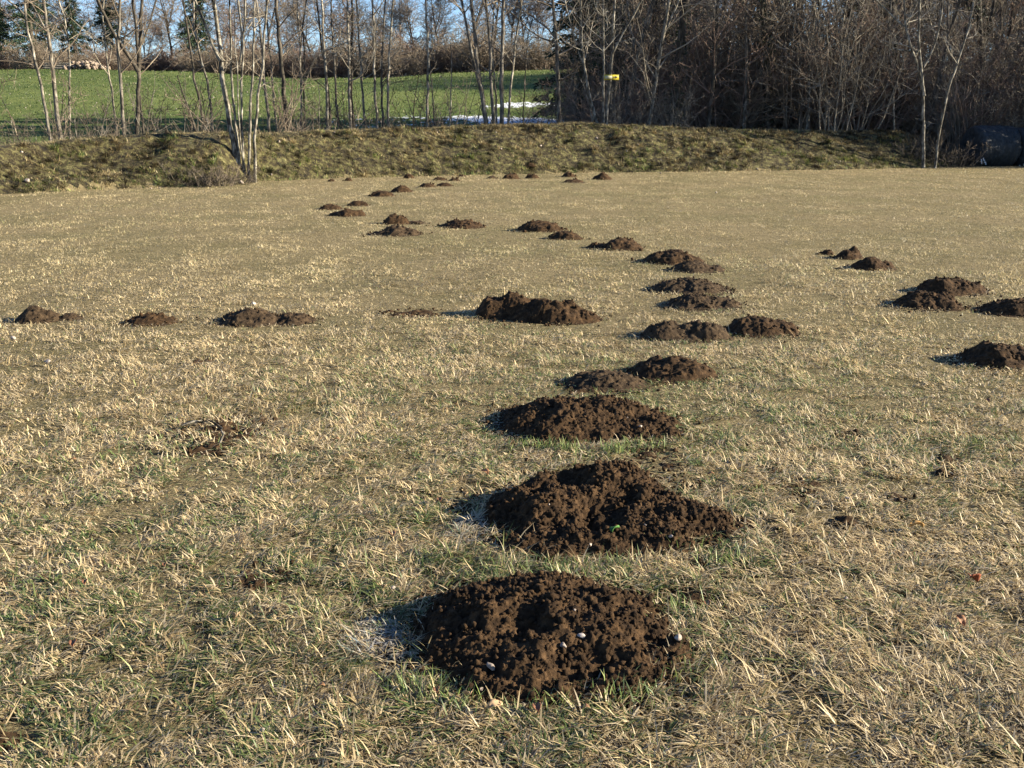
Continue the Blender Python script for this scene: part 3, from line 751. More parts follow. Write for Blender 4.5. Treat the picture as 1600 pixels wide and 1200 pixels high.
# ------------------------------------------------------------------ trees
def wander(start, direc, length, r0, r1, n, wob, up, rr):
    p = np.array(start, float); d = np.array(direc, float); d /= np.linalg.norm(d)
    P = [p.copy()]; st = length / n
    for i in range(n):
        d = d + np.array([rr.gauss(0, wob), rr.gauss(0, wob), rr.gauss(0, wob) + up]); d /= np.linalg.norm(d)
        p = p + d * st; P.append(p.copy())
    return np.array(P), np.linspace(r0, r1, n + 1)
def side_branches(P, R, rr, count, lmin, lmax, lo=.15, hi=1.0, levels=2, up=.05, sub=4, spread=.75, out=None, minr=.0035):
    """branches along a path; returns list of paths"""
    if out is None: out = []
    n = len(P) - 1
    for _ in range(count):
        s = lo + (hi - lo) * rr.random(); f = s * n; i = min(int(f), n - 1); fr_ = f - i
        p = P[i] * (1 - fr_) + P[i + 1] * fr_; r = (R[i] * (1 - fr_) + R[i + 1] * fr_)
        tg = P[i + 1] - P[i]; tg = tg / (np.linalg.norm(tg) + 1e-9)
        v = np.array([rr.gauss(0, 1), rr.gauss(0, 1), rr.gauss(0, .35)]); v -= tg * (v @ tg); v /= np.linalg.norm(v) + 1e-9
        d = tg * (1 - spread * rr.uniform(.5, 1)) + v * spread
        Lb = rr.uniform(lmin, lmax) * (1.15 - .6 * s)
        rb = max(min(r * .55, Lb * .014 + .003), minr)
        bp, br = wander(p, d, Lb, rb, max(rb * .25, minr * .8), 5 if levels > 0 else 3, .13, up, rr)
        out.append((bp, br))
        if levels > 0: side_branches(bp, br, rr, sub, Lb * .3, Lb * .65, .2, 1.0, levels - 1, up, max(sub - 1, 2), spread, out, minr)
    return out
def make_tree(name, trunks, bm, tm, label, cat, group, loc, branches=16, lmin=.8, lmax=2.2, seed=0, lo=.12, levels=2, sub=4, ivy=0, up=.06, minr=.0035, spread=.75):
    """trunks: list of (P, R) local paths"""
    rr = random.Random(seed)
    root = bpy.data.objects.new(name, None); col.objects.link(root); root.location = loc
    root.empty_display_size = .3
    tag(root, label, cat, group)
    bark_obj('trunk', trunks, bm, root)
    out = []
    for P, R in trunks:
        ln = np.linalg.norm(P[-1] - P[0]); b = max(2, int(branches * min(1, ln / 8)))
        side_branches(P, R, rr, b, lmin * min(1, ln / 6 + .2), lmax * min(1, ln / 6 + .2), lo, 1, levels, up, sub, spread, out, minr)
    if out: bark_obj('crown', out, tm, root, 4)
    if ivy:
        vs = []; ts = []
        for i in range(ivy):
            P, R = trunks[rr.randrange(len(trunks))]; s = rr.random() ** 1.3 * .55; f = s * (len(P) - 1); k = int(f); p = P[k] * (1 - f + k) + P[k + 1] * (f - k)
            a = rr.random() * 6.28; rad = rr.uniform(.04, .34) * (1.1 - s); c = p + np.array([math.cos(a) * rad, math.sin(a) * rad, rr.gauss(0, .05)])
            u_ = np.array([rr.gauss(0, 1) for _ in range(3)]); v_ = np.array([rr.gauss(0, 1) for _ in range(3)]); u_ *= .045 / np.linalg.norm(u_); v_ *= .045 / np.linalg.norm(v_)
            b = len(vs); vs += [c - u_, c + v_, c + u_, c - v_ * .7]; ts.append((b, b + 1, b + 2, b + 3))
        obj('ivy', mesh('ivy', np.array(vs), np.array(ts), mat=M['ivy']), root)
    return root
def copy_thing(src, loc, rz, s, label, group=None):
    c = src.copy(); col.objects.link(c); c.location = loc; c.rotation_euler = (0, 0, rz); c.scale = (s, s, s)
    c['label'] = label
    if group: c['group'] = group
    for ch in src.children:
        k = ch.copy(); col.objects.link(k); k.parent = c
    return c

def traced(stems, Y, label, bm='bark_grey', tm='twig', seed=1, top=10.5, group=None, base=None, **kw):
    """stems: list of ([(px,py)...], width_px); polylines read bottom to top, stood up at depth Y and continued above the frame"""
    rr = random.Random(seed)
    paths = []
    x0, _, z0 = at_depth(stems[0][0][0][0], stems[0][0][0][1], Y)
    gz = float(H(x0, Y)) if base is None else base
    org = np.array([x0, Y, gz])
    for pl, wpx in stems:
        dy = rr.uniform(-.35, .35) if len(stems) > 1 else 0
        pts = [];
        for i, (a, b) in enumerate(pl):
            s = i / max(1, len(pl) - 1)
            pts.append(np.array(at_depth(a, b, Y + dy * s + rr.uniform(-.06, .06) * i)))
        p0 = pts[0]
        if pl[0][1] > 150 and p0[2] > gz:       # root down to the ground behind the bank
            d0 = (pts[1] - pts[0]); d0 = d0 / np.linalg.norm(d0)
            pts.insert(0, np.array([p0[0] - d0[0] * (p0[2] - gz) * .6, p0[1], gz - .12]))
        else:
            pts[0] = pts[0].copy()
            if pl[0][1] > 150: pts[0][2] = min(pts[0][2], gz + .02) - .1
        r0 = wpx / F * Y / 2 * .84
        if pl[-1][1] <= 5:
            d0 = pts[-1] - pts[-2]; d0 /= np.linalg.norm(d0); p = pts[-1].copy(); h = top * rr.uniform(.85, 1.1)
            while p[2] < h:
                d0 = d0 + np.array([rr.gauss(0, .05), rr.gauss(0, .06), .06]); d0 /= np.linalg.norm(d0); p = p + d0 * .9; pts.append(p.copy())
        P = np.array(pts)
        # resample with a little natural wobble
        seg = np.linalg.norm(np.diff(P, axis=0), axis=1); cum = np.concatenate([[0], np.cumsum(seg)]); n = max(6, int(cum[-1] / .35))
        s = np.linspace(0, cum[-1], n + 1); Pr = np.stack([np.interp(s, cum, P[:, k]) for k in range(3)], 1)
        for _ in range(2): Pr[1:-1] = (Pr[:-2] + Pr[1:-1] * 2 + Pr[2:]) / 4
        Pr[1:-1] += np.array([[rr.gauss(0, .012), rr.gauss(0, .012), 0] for _ in range(n - 1)])
        end = .22 if pl[-1][1] <= 5 else .35
        R = r0 * (1.12 - (1.12 - end) * (s / cum[-1]) ** 1.0)
        R[0] *= 1.25
        paths.append((Pr - org, R))
    return make_tree(kw.pop('name', 'bare_tree'), paths, bm, tm, label, 'tree', group, org, seed=seed, **kw)

ROW = 'bare trees standing along the bank'
T = [
 ([([(79, 219), (70, 165), (57, 101), (46, 55), (40, 25), (38, 0)], 5.5), ([(40, 25), (25, 10), (12, 0)], 3)], 29.5, 'slim leaning bare tree forking near the top, farthest left of the bank trees', 'bark_grey'),
 ([([(95, 218), (88, 165), (83, 110), (75, 50), (67, 0)], 8), ([(70, 45), (55, 15), (48, 0)], 3)], 29.8, 'stout leaning bare trunk with mottled pale bark, second from the left', 'bark_grey'),
 ([([(110, 216), (108, 165), (110, 110), (108, 60), (100, 20), (92, 0)], 3.5)], 32, 'thin crooked bare tree just right of the stout leaning one', 'bark_pale'),
 ([([(183, 213), (177, 150), (165, 80), (160, 40), (162, 0)], 4)], 33, 'thin pale bare tree left of the big fork, leaning left', 'bark_pale'),
 ([([(193, 213), (190, 150), (186, 100), (184, 50), (187, 0)], 6.5)], 31, 'straight grey bare trunk directly left of the forked tree', 'bark_grey'),
 ([([(213, 212), (216, 150), (216, 110), (220, 60), (222, 0)], 8), ([(216, 112), (202, 85), (188, 70), (172, 45), (160, 15), (152, 0)], 6), ([(218, 90), (213, 50), (208, 0)], 5), ([(222, 70), (232, 45), (245, 0)], 3)], 31.5, 'large forked bare tree with a thick limb bending out to the left', 'bark_dark'),
 ([([(224, 211), (222, 180), (219, 150)], 7)], 31.2, 'short dark broken stem leaning on the forked tree', 'bark_dark'),
 ([([(308, 206), (300, 180), (284, 150), (277, 118)], 5.5), ([(288, 155), (270, 140), (262, 120)], 2)], 32.5, 'dark dead snag with a snapped top, left of the pale clump', 'bark_dark'),
 ([([(322, 207), (312, 165), (302, 110), (294, 60), (291, 20), (286, 0)], 5)], 33, 'dark curving bare tree between the dead snag and pale clump', 'bark_dark'),
 ([([(333, 207), (328, 150), (320, 110), (308, 70), (300, 30), (304, 0)], 4.5)], 34, 'brown crooked bare stem immediately left of the pale clump', 'bark_grey'),
 ([([(421, 205), (415, 140), (410, 80), (405, 30), (401, 0)], 6)], 33.5, 'grey bare trunk immediately right of the pale clump', 'bark_grey'),
 ([([(433, 205), (427, 150), (422, 80), (417, 30), (415, 0)], 4)], 35, 'thin bare tree between the grey trunk and a thick dark one', 'bark_grey'),
 ([([(447, 205), (444, 150), (440, 100), (436, 50), (431, 0)], 8.5)], 33.5, 'thick dark straight trunk right of the pale clump', 'bark_dark'),
 ([([(470, 204), (472, 150), (468, 110), (469, 60), (464, 0)], 4.5)], 35, 'thin pale birch-like stem beside a darker thin one', 'bark_pale'),
 ([([(476, 204), (474, 150), (476, 100), (473, 50), (478, 0)], 3.5)], 36, 'thin dark stem right beside the thin pale birch-like one', 'bark_dark'),
 ([([(499, 203), (499, 160), (497, 130)], 3)], 34, 'short thin pole of a tree between two pairs of stems', 'bark_pale'),
 ([([(511, 203), (512, 150), (509, 105), (505, 60), (503, 0)], 5.5)], 34.2, 'pale sunlit bare tree in front of a crossing dark stem', 'bark_pale'),
 ([([(517, 203), (513, 150), (508, 100), (500, 50), (495, 0)], 5)], 36, 'dark bare stem crossing behind a pale sunlit tree', 'bark_dark'),
 ([([(528, 202), (525, 140), (521, 90), (519, 50), (517, 0)], 4.5)], 35, 'mottled thin bare tree just right of the crossing pair', 'bark_grey'),
 ([([(549, 202), (545, 150), (546, 100), (544, 50), (543, 0)], 6)], 34.5, 'pale straight trunk of the close twin pair near the middle left', 'bark_pale'),
 ([([(553, 202), (549, 150), (549, 100), (551, 40), (550, 0)], 5.5)], 36.5, 'dark trunk of the close twin pair near the middle left', 'bark_dark'),
 ([([(571, 202), (567, 150), (563, 100), (560, 50), (557, 0)], 4.5)], 35.5, 'slim pale bare tree leaning a little left of the triple group', 'bark_pale'),
 ([([(590, 202), (587, 150), (585, 100), (584, 50), (583, 0)], 5)], 34.5, 'straight pale stem, first of the triple group', 'bark_pale'),
 ([([(598, 202), (596, 140), (597, 90), (600, 40), (603, 0)], 4.5)], 35.5, 'grey stem in the middle of the triple group', 'bark_grey'),
 ([([(607, 201), (606, 150), (608, 100), (611, 50), (613, 0)], 5)], 34.6, 'pale stem leaning right, last of the triple group', 'bark_pale'),
 ([([(646, 200), (648, 150), (656, 110)], 3)], 36, 'short slanting dark sapling between the triple group and a lone pale tree', 'bark_dark'),
 ([([(668, 199), (668, 150), (669, 80), (667, 40), (666, 0)], 5)], 35, 'lone pale bare tree with fine upper branches near the centre', 'bark_pale'),
 ([([(680, 198), (676, 150), (672, 110), (668, 75)], 3.5)], 35.5, 'thin slanting stem touching the lone pale tree', 'bark_grey'),
 ([([(703, 197), (705, 150), (706, 110), (704, 70)], 3.5)], 35, 'thin pale stem standing before the snow, right of the lone pale tree', 'bark_pale'),
 ([([(759, 196), (755, 155), (748, 120), (742, 60), (737, 0)], 8.5), ([(752, 140), (742, 110), (735, 70), (728, 30), (720, 0)], 5)], 35, 'large bare tree forking low, in front of the lit snow', 'bark_grey'),
 ([([(771, 196), (769, 150), (766, 90), (763, 40), (760, 0)], 6.5)], 35.2, 'straight bare trunk between the low-forking tree and a thick one', 'bark_grey'),
 ([([(776, 196), (775, 150), (770, 100), (768, 50), (774, 0)], 3.5)], 37, 'thin bare stem behind the straight trunk before the snow', 'bark_pale'),
 ([([(784, 195), (783, 150), (784, 100), (786, 50), (786, 0)], 7.5)], 35, 'thick straight grey trunk right of centre, before the snow', 'bark_grey'),
 ([([(795, 195), (796, 150), (801, 105), (806, 60), (816, 0)], 4.5)], 35.5, 'slim bare tree leaning right, beside the thick straight trunk', 'bark_pale'),
 ([([(817, 194), (820, 140), (822, 90), (824, 60)], 3)], 36, 'thin dark sapling right of the slim leaning tree', 'bark_dark'),
 ([([(947, 196), (949, 160), (954, 118), (957, 80), (958, 40), (960, 0)], 5.5), ([(943, 196), (943, 150), (943, 90), (943, 0)], 4), ([(936, 198), (925, 165), (915, 130), (911, 80), (908, 30), (906, 0)], 5), ([(930, 190), (915, 110), (900, 70), (884, 10), (882, 0)], 3), ([(957, 84), (966, 62), (978, 45), (1000, 5), (1003, 0)], 3.5), ([(962, 68), (978, 63), (995, 61)], 2.2), ([(926, 185), (915, 140), (905, 120)], 2.5)], 34.3, 'pale clump of slender stems carrying the small yellow sign', 'bark_white'),
 ([([(1028, 203), (1027, 150), (1025, 100), (1024, 40), (1026, 0)], 5)], 39, 'bare tree at the left part of the thicket, right of the sign', 'bark_dark'),
 ([([(1071, 204), (1072, 150), (1073, 110), (1070, 50), (1068, 0)], 5)], 38, 'pale trunk glimpsed in the thicket where green shows through', 'bark_grey'),
 ([([(1130, 206), (1128, 140), (1118, 90), (1112, 40), (1122, 0)], 6)], 39, 'curving dark tree in the thicket behind the streaked shade', 'bark_dark'),
 ([([(1228, 208), (1229, 150), (1229, 90), (1226, 40), (1222, 0)], 3.5)], 37.5, 'thin straight pale pole tree in the thicket', 'bark_pale'),
 ([([(1262, 206), (1264, 130), (1265, 70), (1272, 45), (1278, 20), (1280, 0)], 6.5), ([(1268, 62), (1285, 40), (1302, 20), (1318, 0)], 4)], 37, 'sunlit forked tree in the middle of the thicket', 'bark_white'),
 ([([(1303, 206), (1304, 150), (1308, 110), (1310, 60), (1306, 0)], 5.5)], 38.5, 'straight tree with a bright patch of bark right of the sunlit fork', 'bark_pale'),
 ([([(1354, 207), (1352, 150), (1345, 120), (1332, 85), (1325, 40), (1330, 0)], 4.5)], 38, 'crooked mossy tree at the right end of the bank', 'bark_dark'),
 ([([(1398, 208), (1396, 160), (1393, 125), (1388, 70), (1392, 0)], 3)], 37, 'thin pale sapling left of the white-branched tree', 'bark_pale'),
 ([([(1444, 240), (1443, 190), (1444, 150), (1437, 110), (1425, 80), (1416, 50), (1412, 20), (1413, 0)], 5.5), ([(1444, 150), (1438, 100), (1435, 55), (1437, 0)], 4.5), ([(1413, 42), (1398, 30), (1383, 15), (1369, 0)], 3), ([(1440, 110), (1452, 90), (1466, 60), (1473, 0)], 3), ([(1414, 42), (1424, 30), (1432, 10), (1435, 0)], 2.5), ([(1434, 80), (1410, 80), (1385, 74), (1365, 55)], 2.2)], 33.2, 'tall white-branched bare tree at the right end of the bank', 'bark_white'),
 ([([(1462, 250), (1466, 215), (1475, 170), (1486, 120), (1500, 92), (1508, 60), (1518, 30), (1522, 0)], 4.2), ([(1492, 105), (1505, 93), (1515, 91)], 2)], 33, 'slender leaning bare tree left of the dark bales', 'bark_white'),
]
for i, (st, Y, lab, bm) in enumerate(T):
    small = st[0][0][-1][1] > 5
    pale = bm == 'bark_pale'
    traced(st, Y, lab, bm, 'twig_white' if bm == 'bark_white' else 'twig_pale' if pale else 'twig', seed=100 + i, group=ROW, branches=9 if small else (24 if len(st) < 4 else 14), minr=.0055, lmin=.5, lmax=1.2 if small else 2.0, lo=.25, sub=4, levels=2, ivy=0)

# the pale clump growing at the foot of the bank
clump = traced([([(372, 280), (368, 235), (356, 180), (348, 130), (343, 95), (344, 70), (340, 30), (334, 0)], 9.5),
        ([(375, 281), (371, 232), (370, 205), (369, 180), (363, 150), (361, 100), (360, 50), (358, 0)], 5),
        ([(380, 282), (380, 230), (377, 180), (378, 130), (381, 60), (384, 0)], 4.5),
        ([(390, 282), (390, 220), (391, 160), (395, 115), (397, 50), (398, 0)], 5),
        ([(398, 282), (397, 225), (400, 170), (406, 135), (411, 100), (414, 50), (420, 0)], 5.5),
        ([(407, 135), (416, 130), (428, 125)], 2.5),
        ([(344, 95), (330, 70), (318, 30), (305, 0)], 4.5),
        ([(384, 282), (383, 245), (376, 225), (370, 180), (372, 120), (366, 60), (368, 0)], 2.5),
        ([(375, 100), (380, 60), (376, 30), (372, 0)], 3)],
       float(np.interp(ground_at(385, 286)[0], FX, FY)) + .02, 'clump of pale slender stems rising from the foot of the bank at left', 'bark_white', 'twig_pale', seed=77, top=8.5, name='bare_tree', branches=9, lmin=.5, lmax=1.6, lo=.3, base=None)

# small sign on the clump
def sign():
    x, y, z = at_depth(955, 121, 34.15)
    wd, hg = 22 / F * 34.15, 7.5 / F * 34.15
    root = bpy.data.objects.new('sign', None); col.objects.link(root); root.location = (x, y - .1, z)
    tag(root, 'small yellow rectangular sign fixed to the pale clump of stems', 'sign')
    my = simple('sign_yellow', [(.3, (.42, .33, .02)), (.7, (.52, .43, .04))], 5, 3, .5, 0)
    mw = simple('sign_white', [(.3, (.36, .34, .2)), (.7, (.45, .42, .28))], 5, 3, .5, 0)
    mk = simple('sign_black', [(.3, (.03, .03, .03)), (.7, (.05, .05, .04))], 5, 3, .5, 0)
    def box(nm, x0, x1, z0, z1, y0, y1, m):
        v = np.array([(a, b, c) for a in (x0, x1) for b in (y0, y1) for c in (z0, z1)])
        q = np.array([(0, 1, 3, 2), (4, 6, 7, 5), (0, 4, 5, 1), (2, 3, 7, 6), (0, 2, 6, 4), (1, 5, 7, 3)])
        return obj(nm, mesh(nm, v, q, mat=m), root)
    box('board', -wd / 2, wd / 2, -hg / 2, hg / 2, 0, .02, my)
    box('panel', -wd / 2 + .02, .02, -hg / 2 + .03, hg / 2 - .03, -.004, 0, mw)
    # an arrow-like dark mark
    ar = np.array([(.05, -.008, .012), (.12, -.008, .012), (.12, -.008, .045), (.19, -.008, 0), (.12, -.008, -.045), (.12, -.008, -.012), (.05, -.008, -.012)])
    ar2 = ar.copy(); ar2[:, 1] = 0
    v = np.concatenate([ar, ar2]); n = 7
    q = [(i, (i + 1) % n, (i + 1) % n + n, i + n) for i in range(n)]; t = [(0, 1, 6), (1, 5, 6), (1, 2, 3), (1, 3, 5), (3, 4, 5)]
    obj('mark', mesh('mark', v, np.array(q), np.array(t), mat=mk), root)
sign()

# ---- shrubs
def make_shrub(name, stems, h, spread, mat, label, cat, group, seed, levels=2, sub=4, minr=.004, loc=(0, 0, 0), cnt=6, r0=.016):
    rr = random.Random(seed); out = []
    for i in range(stems):
        a = rr.random() * 6.28; rad = rr.random() * spread * .35
        p = np.array([math.cos(a) * rad, math.sin(a) * rad, -.05]); ln = rr.uniform(.35, .7)
        P, R = wander(p, (math.cos(a) * ln * spread / h * 1.5, math.sin(a) * ln * spread / h * 1.5, 1), h * rr.uniform(.55, 1.05), r0 * rr.uniform(.6, 1.2), .005, 9, .09, .03, rr)
        out.append((P, R)); side_branches(P, R, rr, cnt, h * .15, h * .42, .12, 1, levels - 1, .05, sub, .7, out, minr)
    v, q = tube(out, 4)
    o = obj(name, mesh(name, v, q, mat=M[mat]), loc=loc); return tag(o, label, cat, group)
G1 = 'leafless shrubs between the bank trees'; L1 = 'leafless twiggy shrub behind the bank crest in front of the meadow'
G2 = 'leafless shrubs of the thicket'; L2 = 'tangled leafless brown shrub in the dense thicket on the right'
G3 = 'reddish bushes beyond the meadow'; L3 = 'reddish brown bare bush in the hedge beyond the green meadow'
protoA = [make_shrub('shrub', [6, 4, 8, 5][i], 3.0, 2.0, ['bark_dark', 'bark_dark', 'twig', 'bark_grey'][i], L1, 'shrub', G1, 300 + i, loc=(0, -5, 0), minr=.0075, r0=.026, cnt=5, sub=3) for i in range(4)]
protoB = [make_shrub('shrub', 15, 4.8, 2.2, ['twig', 'twig_red', 'twig_pale', 'twig_pale'][i], L2, 'shrub', G2, 320 + i, sub=4, cnt=8, minr=.0085, r0=.026) for i in range(4)]  # pale twig colour on some protos stands for sunlit twigs in the thicket
protoC = [make_shrub('bush', 34, 5.4, 5.5, ['twig_red', 'twig', 'twig'][i], L3, 'bush', G3, 340 + i, sub=5, cnt=11, minr=.019, r0=.045) for i in range(3)]
used = set()
def put(protos, i, loc, rz, s, label, group):
    src = protos[i]
    if src.name not in used:
        used.add(src.name); src.location = loc; src.rotation_euler = (0, 0, rz); src.scale = (s, s, s); src['label'] = label; src['group'] = group; return src
    return copy_thing(src, loc, rz, s, label, group)
for k in range(80):
    px = -40 + k * 11.9 + rnd.uniform(-9, 9)
    if px > 900: break
    Y = np.interp(px, [0, 400, 900], [27.5, 32, 36.5]) + rnd.uniform(-.3, 3.5); x = (px - 800) / F * Y * 1.02
    put(protoA, k % 4, (x, Y, float(H(x, Y)) - .03), rnd.random() * 6.28, rnd.uniform(.5, 1.25) * (1.0 if px > 330 else .85), L1, G1)
for k in range(165):
    Y = rnd.choice((rnd.uniform(36.3, 41), rnd.uniform(38, 55), rnd.uniform(40, 55))); px = 880 + 1080 * (k / 164) + rnd.uniform(-12, 12)
    if px < 1010 and rnd.random() < .5: continue
    x = (px - 800) / F * Y
    lim = 3.2 if px < 1000 else 9
    put(protoB, k % 4, (x, Y, float(H(x, Y)) - .05), rnd.random() * 6.28, rnd.uniform(.65, 1.25) * (1.25 if 1060 < px < 1260 else 1.0 if px >= 1260 else .75) * (1.0 if Y < 41 else 1.15), L2, G2)
L11 = 'leafless shrub added for shade at the edge of the wood beside the snow'
for k in range(12):  # shrubs added to help cast shade over the meadow's foot
    Y = 47 + k * 1.25; px = rnd.uniform(895, 955); x = (px - 800) / F * Y
    copy_thing(protoB[k % 4], (x, Y, float(H(x, Y)) - .05), rnd.random() * 6.28, rnd.uniform(.45, .8), L11, 'shade shrubs added at the wood edge by the snow')
# low scrub around the right tree feet, right of the bank
L4 = 'low leafless scrub at the right end of the bank, between the bank and the bales'
# brush at the clump's foot
L5 = 'short leafless brush growing at the foot of the pale clump'
protoD = [make_shrub('shrub', 9, 1.0, 1.3, ['bark_dark', 'bark_dark', 'twig'][i], L5, 'shrub', 'brush at the clump foot', 360 + i, minr=.006, r0=.012, cnt=4, sub=3) for i in range(3)]
for k in range(12):
    px = 318 + k * 7.5; x = (px - 800) / F * 25.3; Y = float(np.interp(x, FX, FY)) + rnd.uniform(-.12, .35) ; x = (px - 800) / F * Y * 1.01
    put(protoD, k % 3, (x, Y, float(H(x, Y)) - .03), rnd.random() * 6.28, rnd.uniform(.55, .85) if k < 9 else rnd.uniform(.3, .55), L5, 'brush at the clump foot')
for k in range(11):
    px = 1400 + k * 9.5; Y = 34.0 + rnd.uniform(-.5, .9); x = (px - 800) / F * Y
    copy_thing(protoD[k % 3], (x, Y, float(H(x, Y)) - .03), rnd.random() * 6.28, rnd.uniform(.6, 1.3), L4, 'scrub at the right end of the bank')


# ---- wood trees
def rand_trunk(h, r, seed, lean=.06, fork=0):
    rr = random.Random(seed); P, R = wander((0, 0, -.15), (rr.gauss(0, lean), rr.gauss(0, lean), 1), h, r, r * .15, 22, .035, .03, rr)
    R[0] *= 1.35; t = [(P, R)]
    for k in range(fork):
        i = rr.randrange(5, 11); a = rr.random() * 6.28
        p2, r2 = wander(P[i], (math.cos(a) * .45, math.sin(a) * .45, 1), h * .6, R[i] * .7, R[i] * .12, 14, .05, .05, rr); t.append((p2, r2))
    return t
G6 = 'bare trees inside the dense wood on the right'; L6 = 'bare tree among many alike deep in the dense wood on the right'
protoT = [make_tree('bare_tree', rand_trunk([11, 13, 12, 10, 14, 12][i], [.09, .13, .10, .07, .15, .09][i], 400 + i, fork=[0, 1, 2, 1, 1, 0][i]), ['bark_grey', 'bark_dark', 'bark_grey', 'bark_pale', 'bark_dark', 'bark_dark'][i], ['twig', 'twig', 'twig', 'twig_pale', 'twig', 'twig_red'][i], L6, 'tree', G6, (0, 0, 0), branches=20, lmin=1.0, lmax=3.0, seed=500 + i, lo=.08, sub=5, levels=2, ivy=[0, 900, 0, 0, 1400, 0][i], minr=.005) for i in range(6)]
G8 = 'bare trees on the skyline beyond the meadow'; L8 = 'bare skyline tree with a fine grey-brown crown beyond the meadow'
protoF = [make_tree('bare_tree', rand_trunk([14, 16, 13][i], [.16, .2, .15][i], 430 + i, fork=2), 'bark_dark', ['twig', 'twig', 'twig_red'][i], L8, 'tree', G8, (0, 0, 0), branches=34, lmin=2.0, lmax=5.0, seed=540 + i, lo=.18, sub=6, levels=2, minr=.0135) for i in range(3)]
cnt = 0
for k in range(118):
    Y = 37 + (k % 13) / 13 * 17.5 + rnd.uniform(-.8, .8); px = 885 + 1250 * ((k * .618) % 1) + rnd.uniform(-15, 15)
    x = (px - 800) / F * Y
    if px < 980 and rnd.random() < .45: continue
    put(protoT, k % 6, (x, Y, float(H(x, Y)) - .05), rnd.random() * 6.28, rnd.uniform(.75, 1.15), L6, G6)
L9 = 'bare background tree at the deep back of the wood on the right'
for k in range(70):
    px = 1330 + 620 * ((k * .618) % 1) + rnd.uniform(-15, 15); Y = rnd.uniform(80, 115); x = (px - 800) / F * Y
    copy_thing(protoF[k % 3], (x, Y, float(H(x, Y)) - .1), rnd.random() * 6.28, rnd.uniform(.75, 1.15), L9, 'trees at the deep back of the wood')
# ivied dark trunks left of the sign
for k, (px, Y, lab) in enumerate([(903, 38, 'dark ivy-clad tree left of the yellow sign'), (917, 40, 'second ivy-clad tree, between the first and the sign'), (975, 39, 'dark ivy-clad tree right of the yellow sign')]):
    x = (px - 800) / F * Y
    copy_thing(protoT[1 if k != 1 else 4], (x, Y, float(H(x, Y)) - .05), k * 2.1, .9, lab, 'ivy-clad trees around the sign')
# trees outside the frame to the right, part of the same wood, shading the bank's right end
L7 = 'bare tree at the near edge of the wood, beyond the bales at the far right'
for k in range(16):
    x = 18.6 + k * 1.1 + rnd.uniform(-.5, .5); Y = 33.0 + rnd.uniform(0, 3.4)
    copy_thing(protoT[k % 6], (x, Y, float(H(x, Y)) - .05), rnd.random() * 6.28, rnd.uniform(.8, 1.1), L7, 'trees beyond the bales')
L10 = 'leafless shrub beyond the bales at the far right edge of the wood'
for k in range(9):
    x = 18.7 + k * .9; Y = 33.7 + rnd.uniform(0, 2.4)
    copy_thing(protoB[k % 4], (x, Y, float(H(x, Y)) - .05), rnd.random() * 6.28, rnd.uniform(.5, 1), L10, 'shrubs beyond the bales')
# ---- far side of the meadow
for k in range(120):
    px = -140 + k * 9.1 + rnd.uniform(-6, 6); Y = 132 + rnd.uniform(0, 18); x = (px - 800) / F * Y
    s = rnd.choice((rnd.uniform(.5, .8), rnd.uniform(.7, 1.25))) * np.interp(px, [0, 300, 450, 600, 760, 900], [.7, .7, 1.0, 1.15, 1.0, .9])
    put(protoC, k % 3, (x, Y, float(H(x, Y)) - .1), rnd.random() * 6.28, float(s), L3, G3)
for k in range(58):
    px = -160 + k * 24 + rnd.uniform(-9, 9); Y = 142 + rnd.uniform(0, 40); x = (px - 800) / F * Y
    s = rnd.uniform(.7, 1.2) * (1.0 if px < 760 else 1.25)
    put(protoF, k % 3, (x, Y, float(H(x, Y)) - .1), rnd.random() * 6.28, s, L8, G8)
# ---- conifers
def conifer(h, label, seed, loc, wide=.24):
    rr = random.Random(seed); root = bpy.data.objects.new('conifer', None); col.objects.link(root); root.location = loc; tag(root, label, 'tree', 'dark conifers beyond the meadow')
    P = np.array([(0, 0, -.2), (0.05, 0, h * .4), (0, .05, h)]); bark_obj('trunk', [(P, [h * .02, h * .012, .02])], 'bark_dark', root)
    VV = []; n = int(h * 11)
    for i in range(n):
        s = (i + rr.random()) / n; z = h * (.1 + .9 * s); R = h * wide * (1 - s) ** .8 * rr.uniform(.55, 1.15) + .15
        a = rr.random() * 6.28; m = int(R * 46) + 8
        for j in range(m):
            t = rr.random() ** .7; r_ = R * t; aa = a + rr.gauss(0, .13); zz = z - r_ * .28 + rr.gauss(0, .1)
            c = np.array([math.cos(aa) * r_, math.sin(aa) * r_, zz]); L = rr.uniform(.12, .34); dv = np.array([math.cos(aa) + rr.gauss(0, .7), math.sin(aa) + rr.gauss(0, .7), -.5 + rr.gauss(0, .4)]); dv /= np.linalg.norm(dv)
            sd_ = np.cross(dv, [rr.gauss(0, 1), rr.gauss(0, 1), rr.gauss(0, 1)]); sd_ *= .06 / (np.linalg.norm(sd_) + 1e-6)
            VV += [c - sd_, c + sd_, c + dv * L]
    T_ = np.arange(len(VV)).reshape(-1, 3)
    obj('crown', mesh('crown', np.array(VV), None, T_, mat=M['needle']), root)
for px, Y, h, lab, s in [(88, 140, 19, 'tall broad dark conifer left, beyond the meadow above the stone heap', 1), (150, 146, 12, 'mid sized dark conifer right of the tall broad one', 2), (206, 150, 15, 'pointed conifer behind the forked bare tree', 3), (333, 142, 14, 'dark conifer behind the pale clump of stems', 4), (40, 146, 11, 'shorter conifer at the far left of the skyline', 5)]:
    x = (px - 800) / F * Y; conifer(h, lab, s, (x, Y, float(H(x, Y)) - .2))
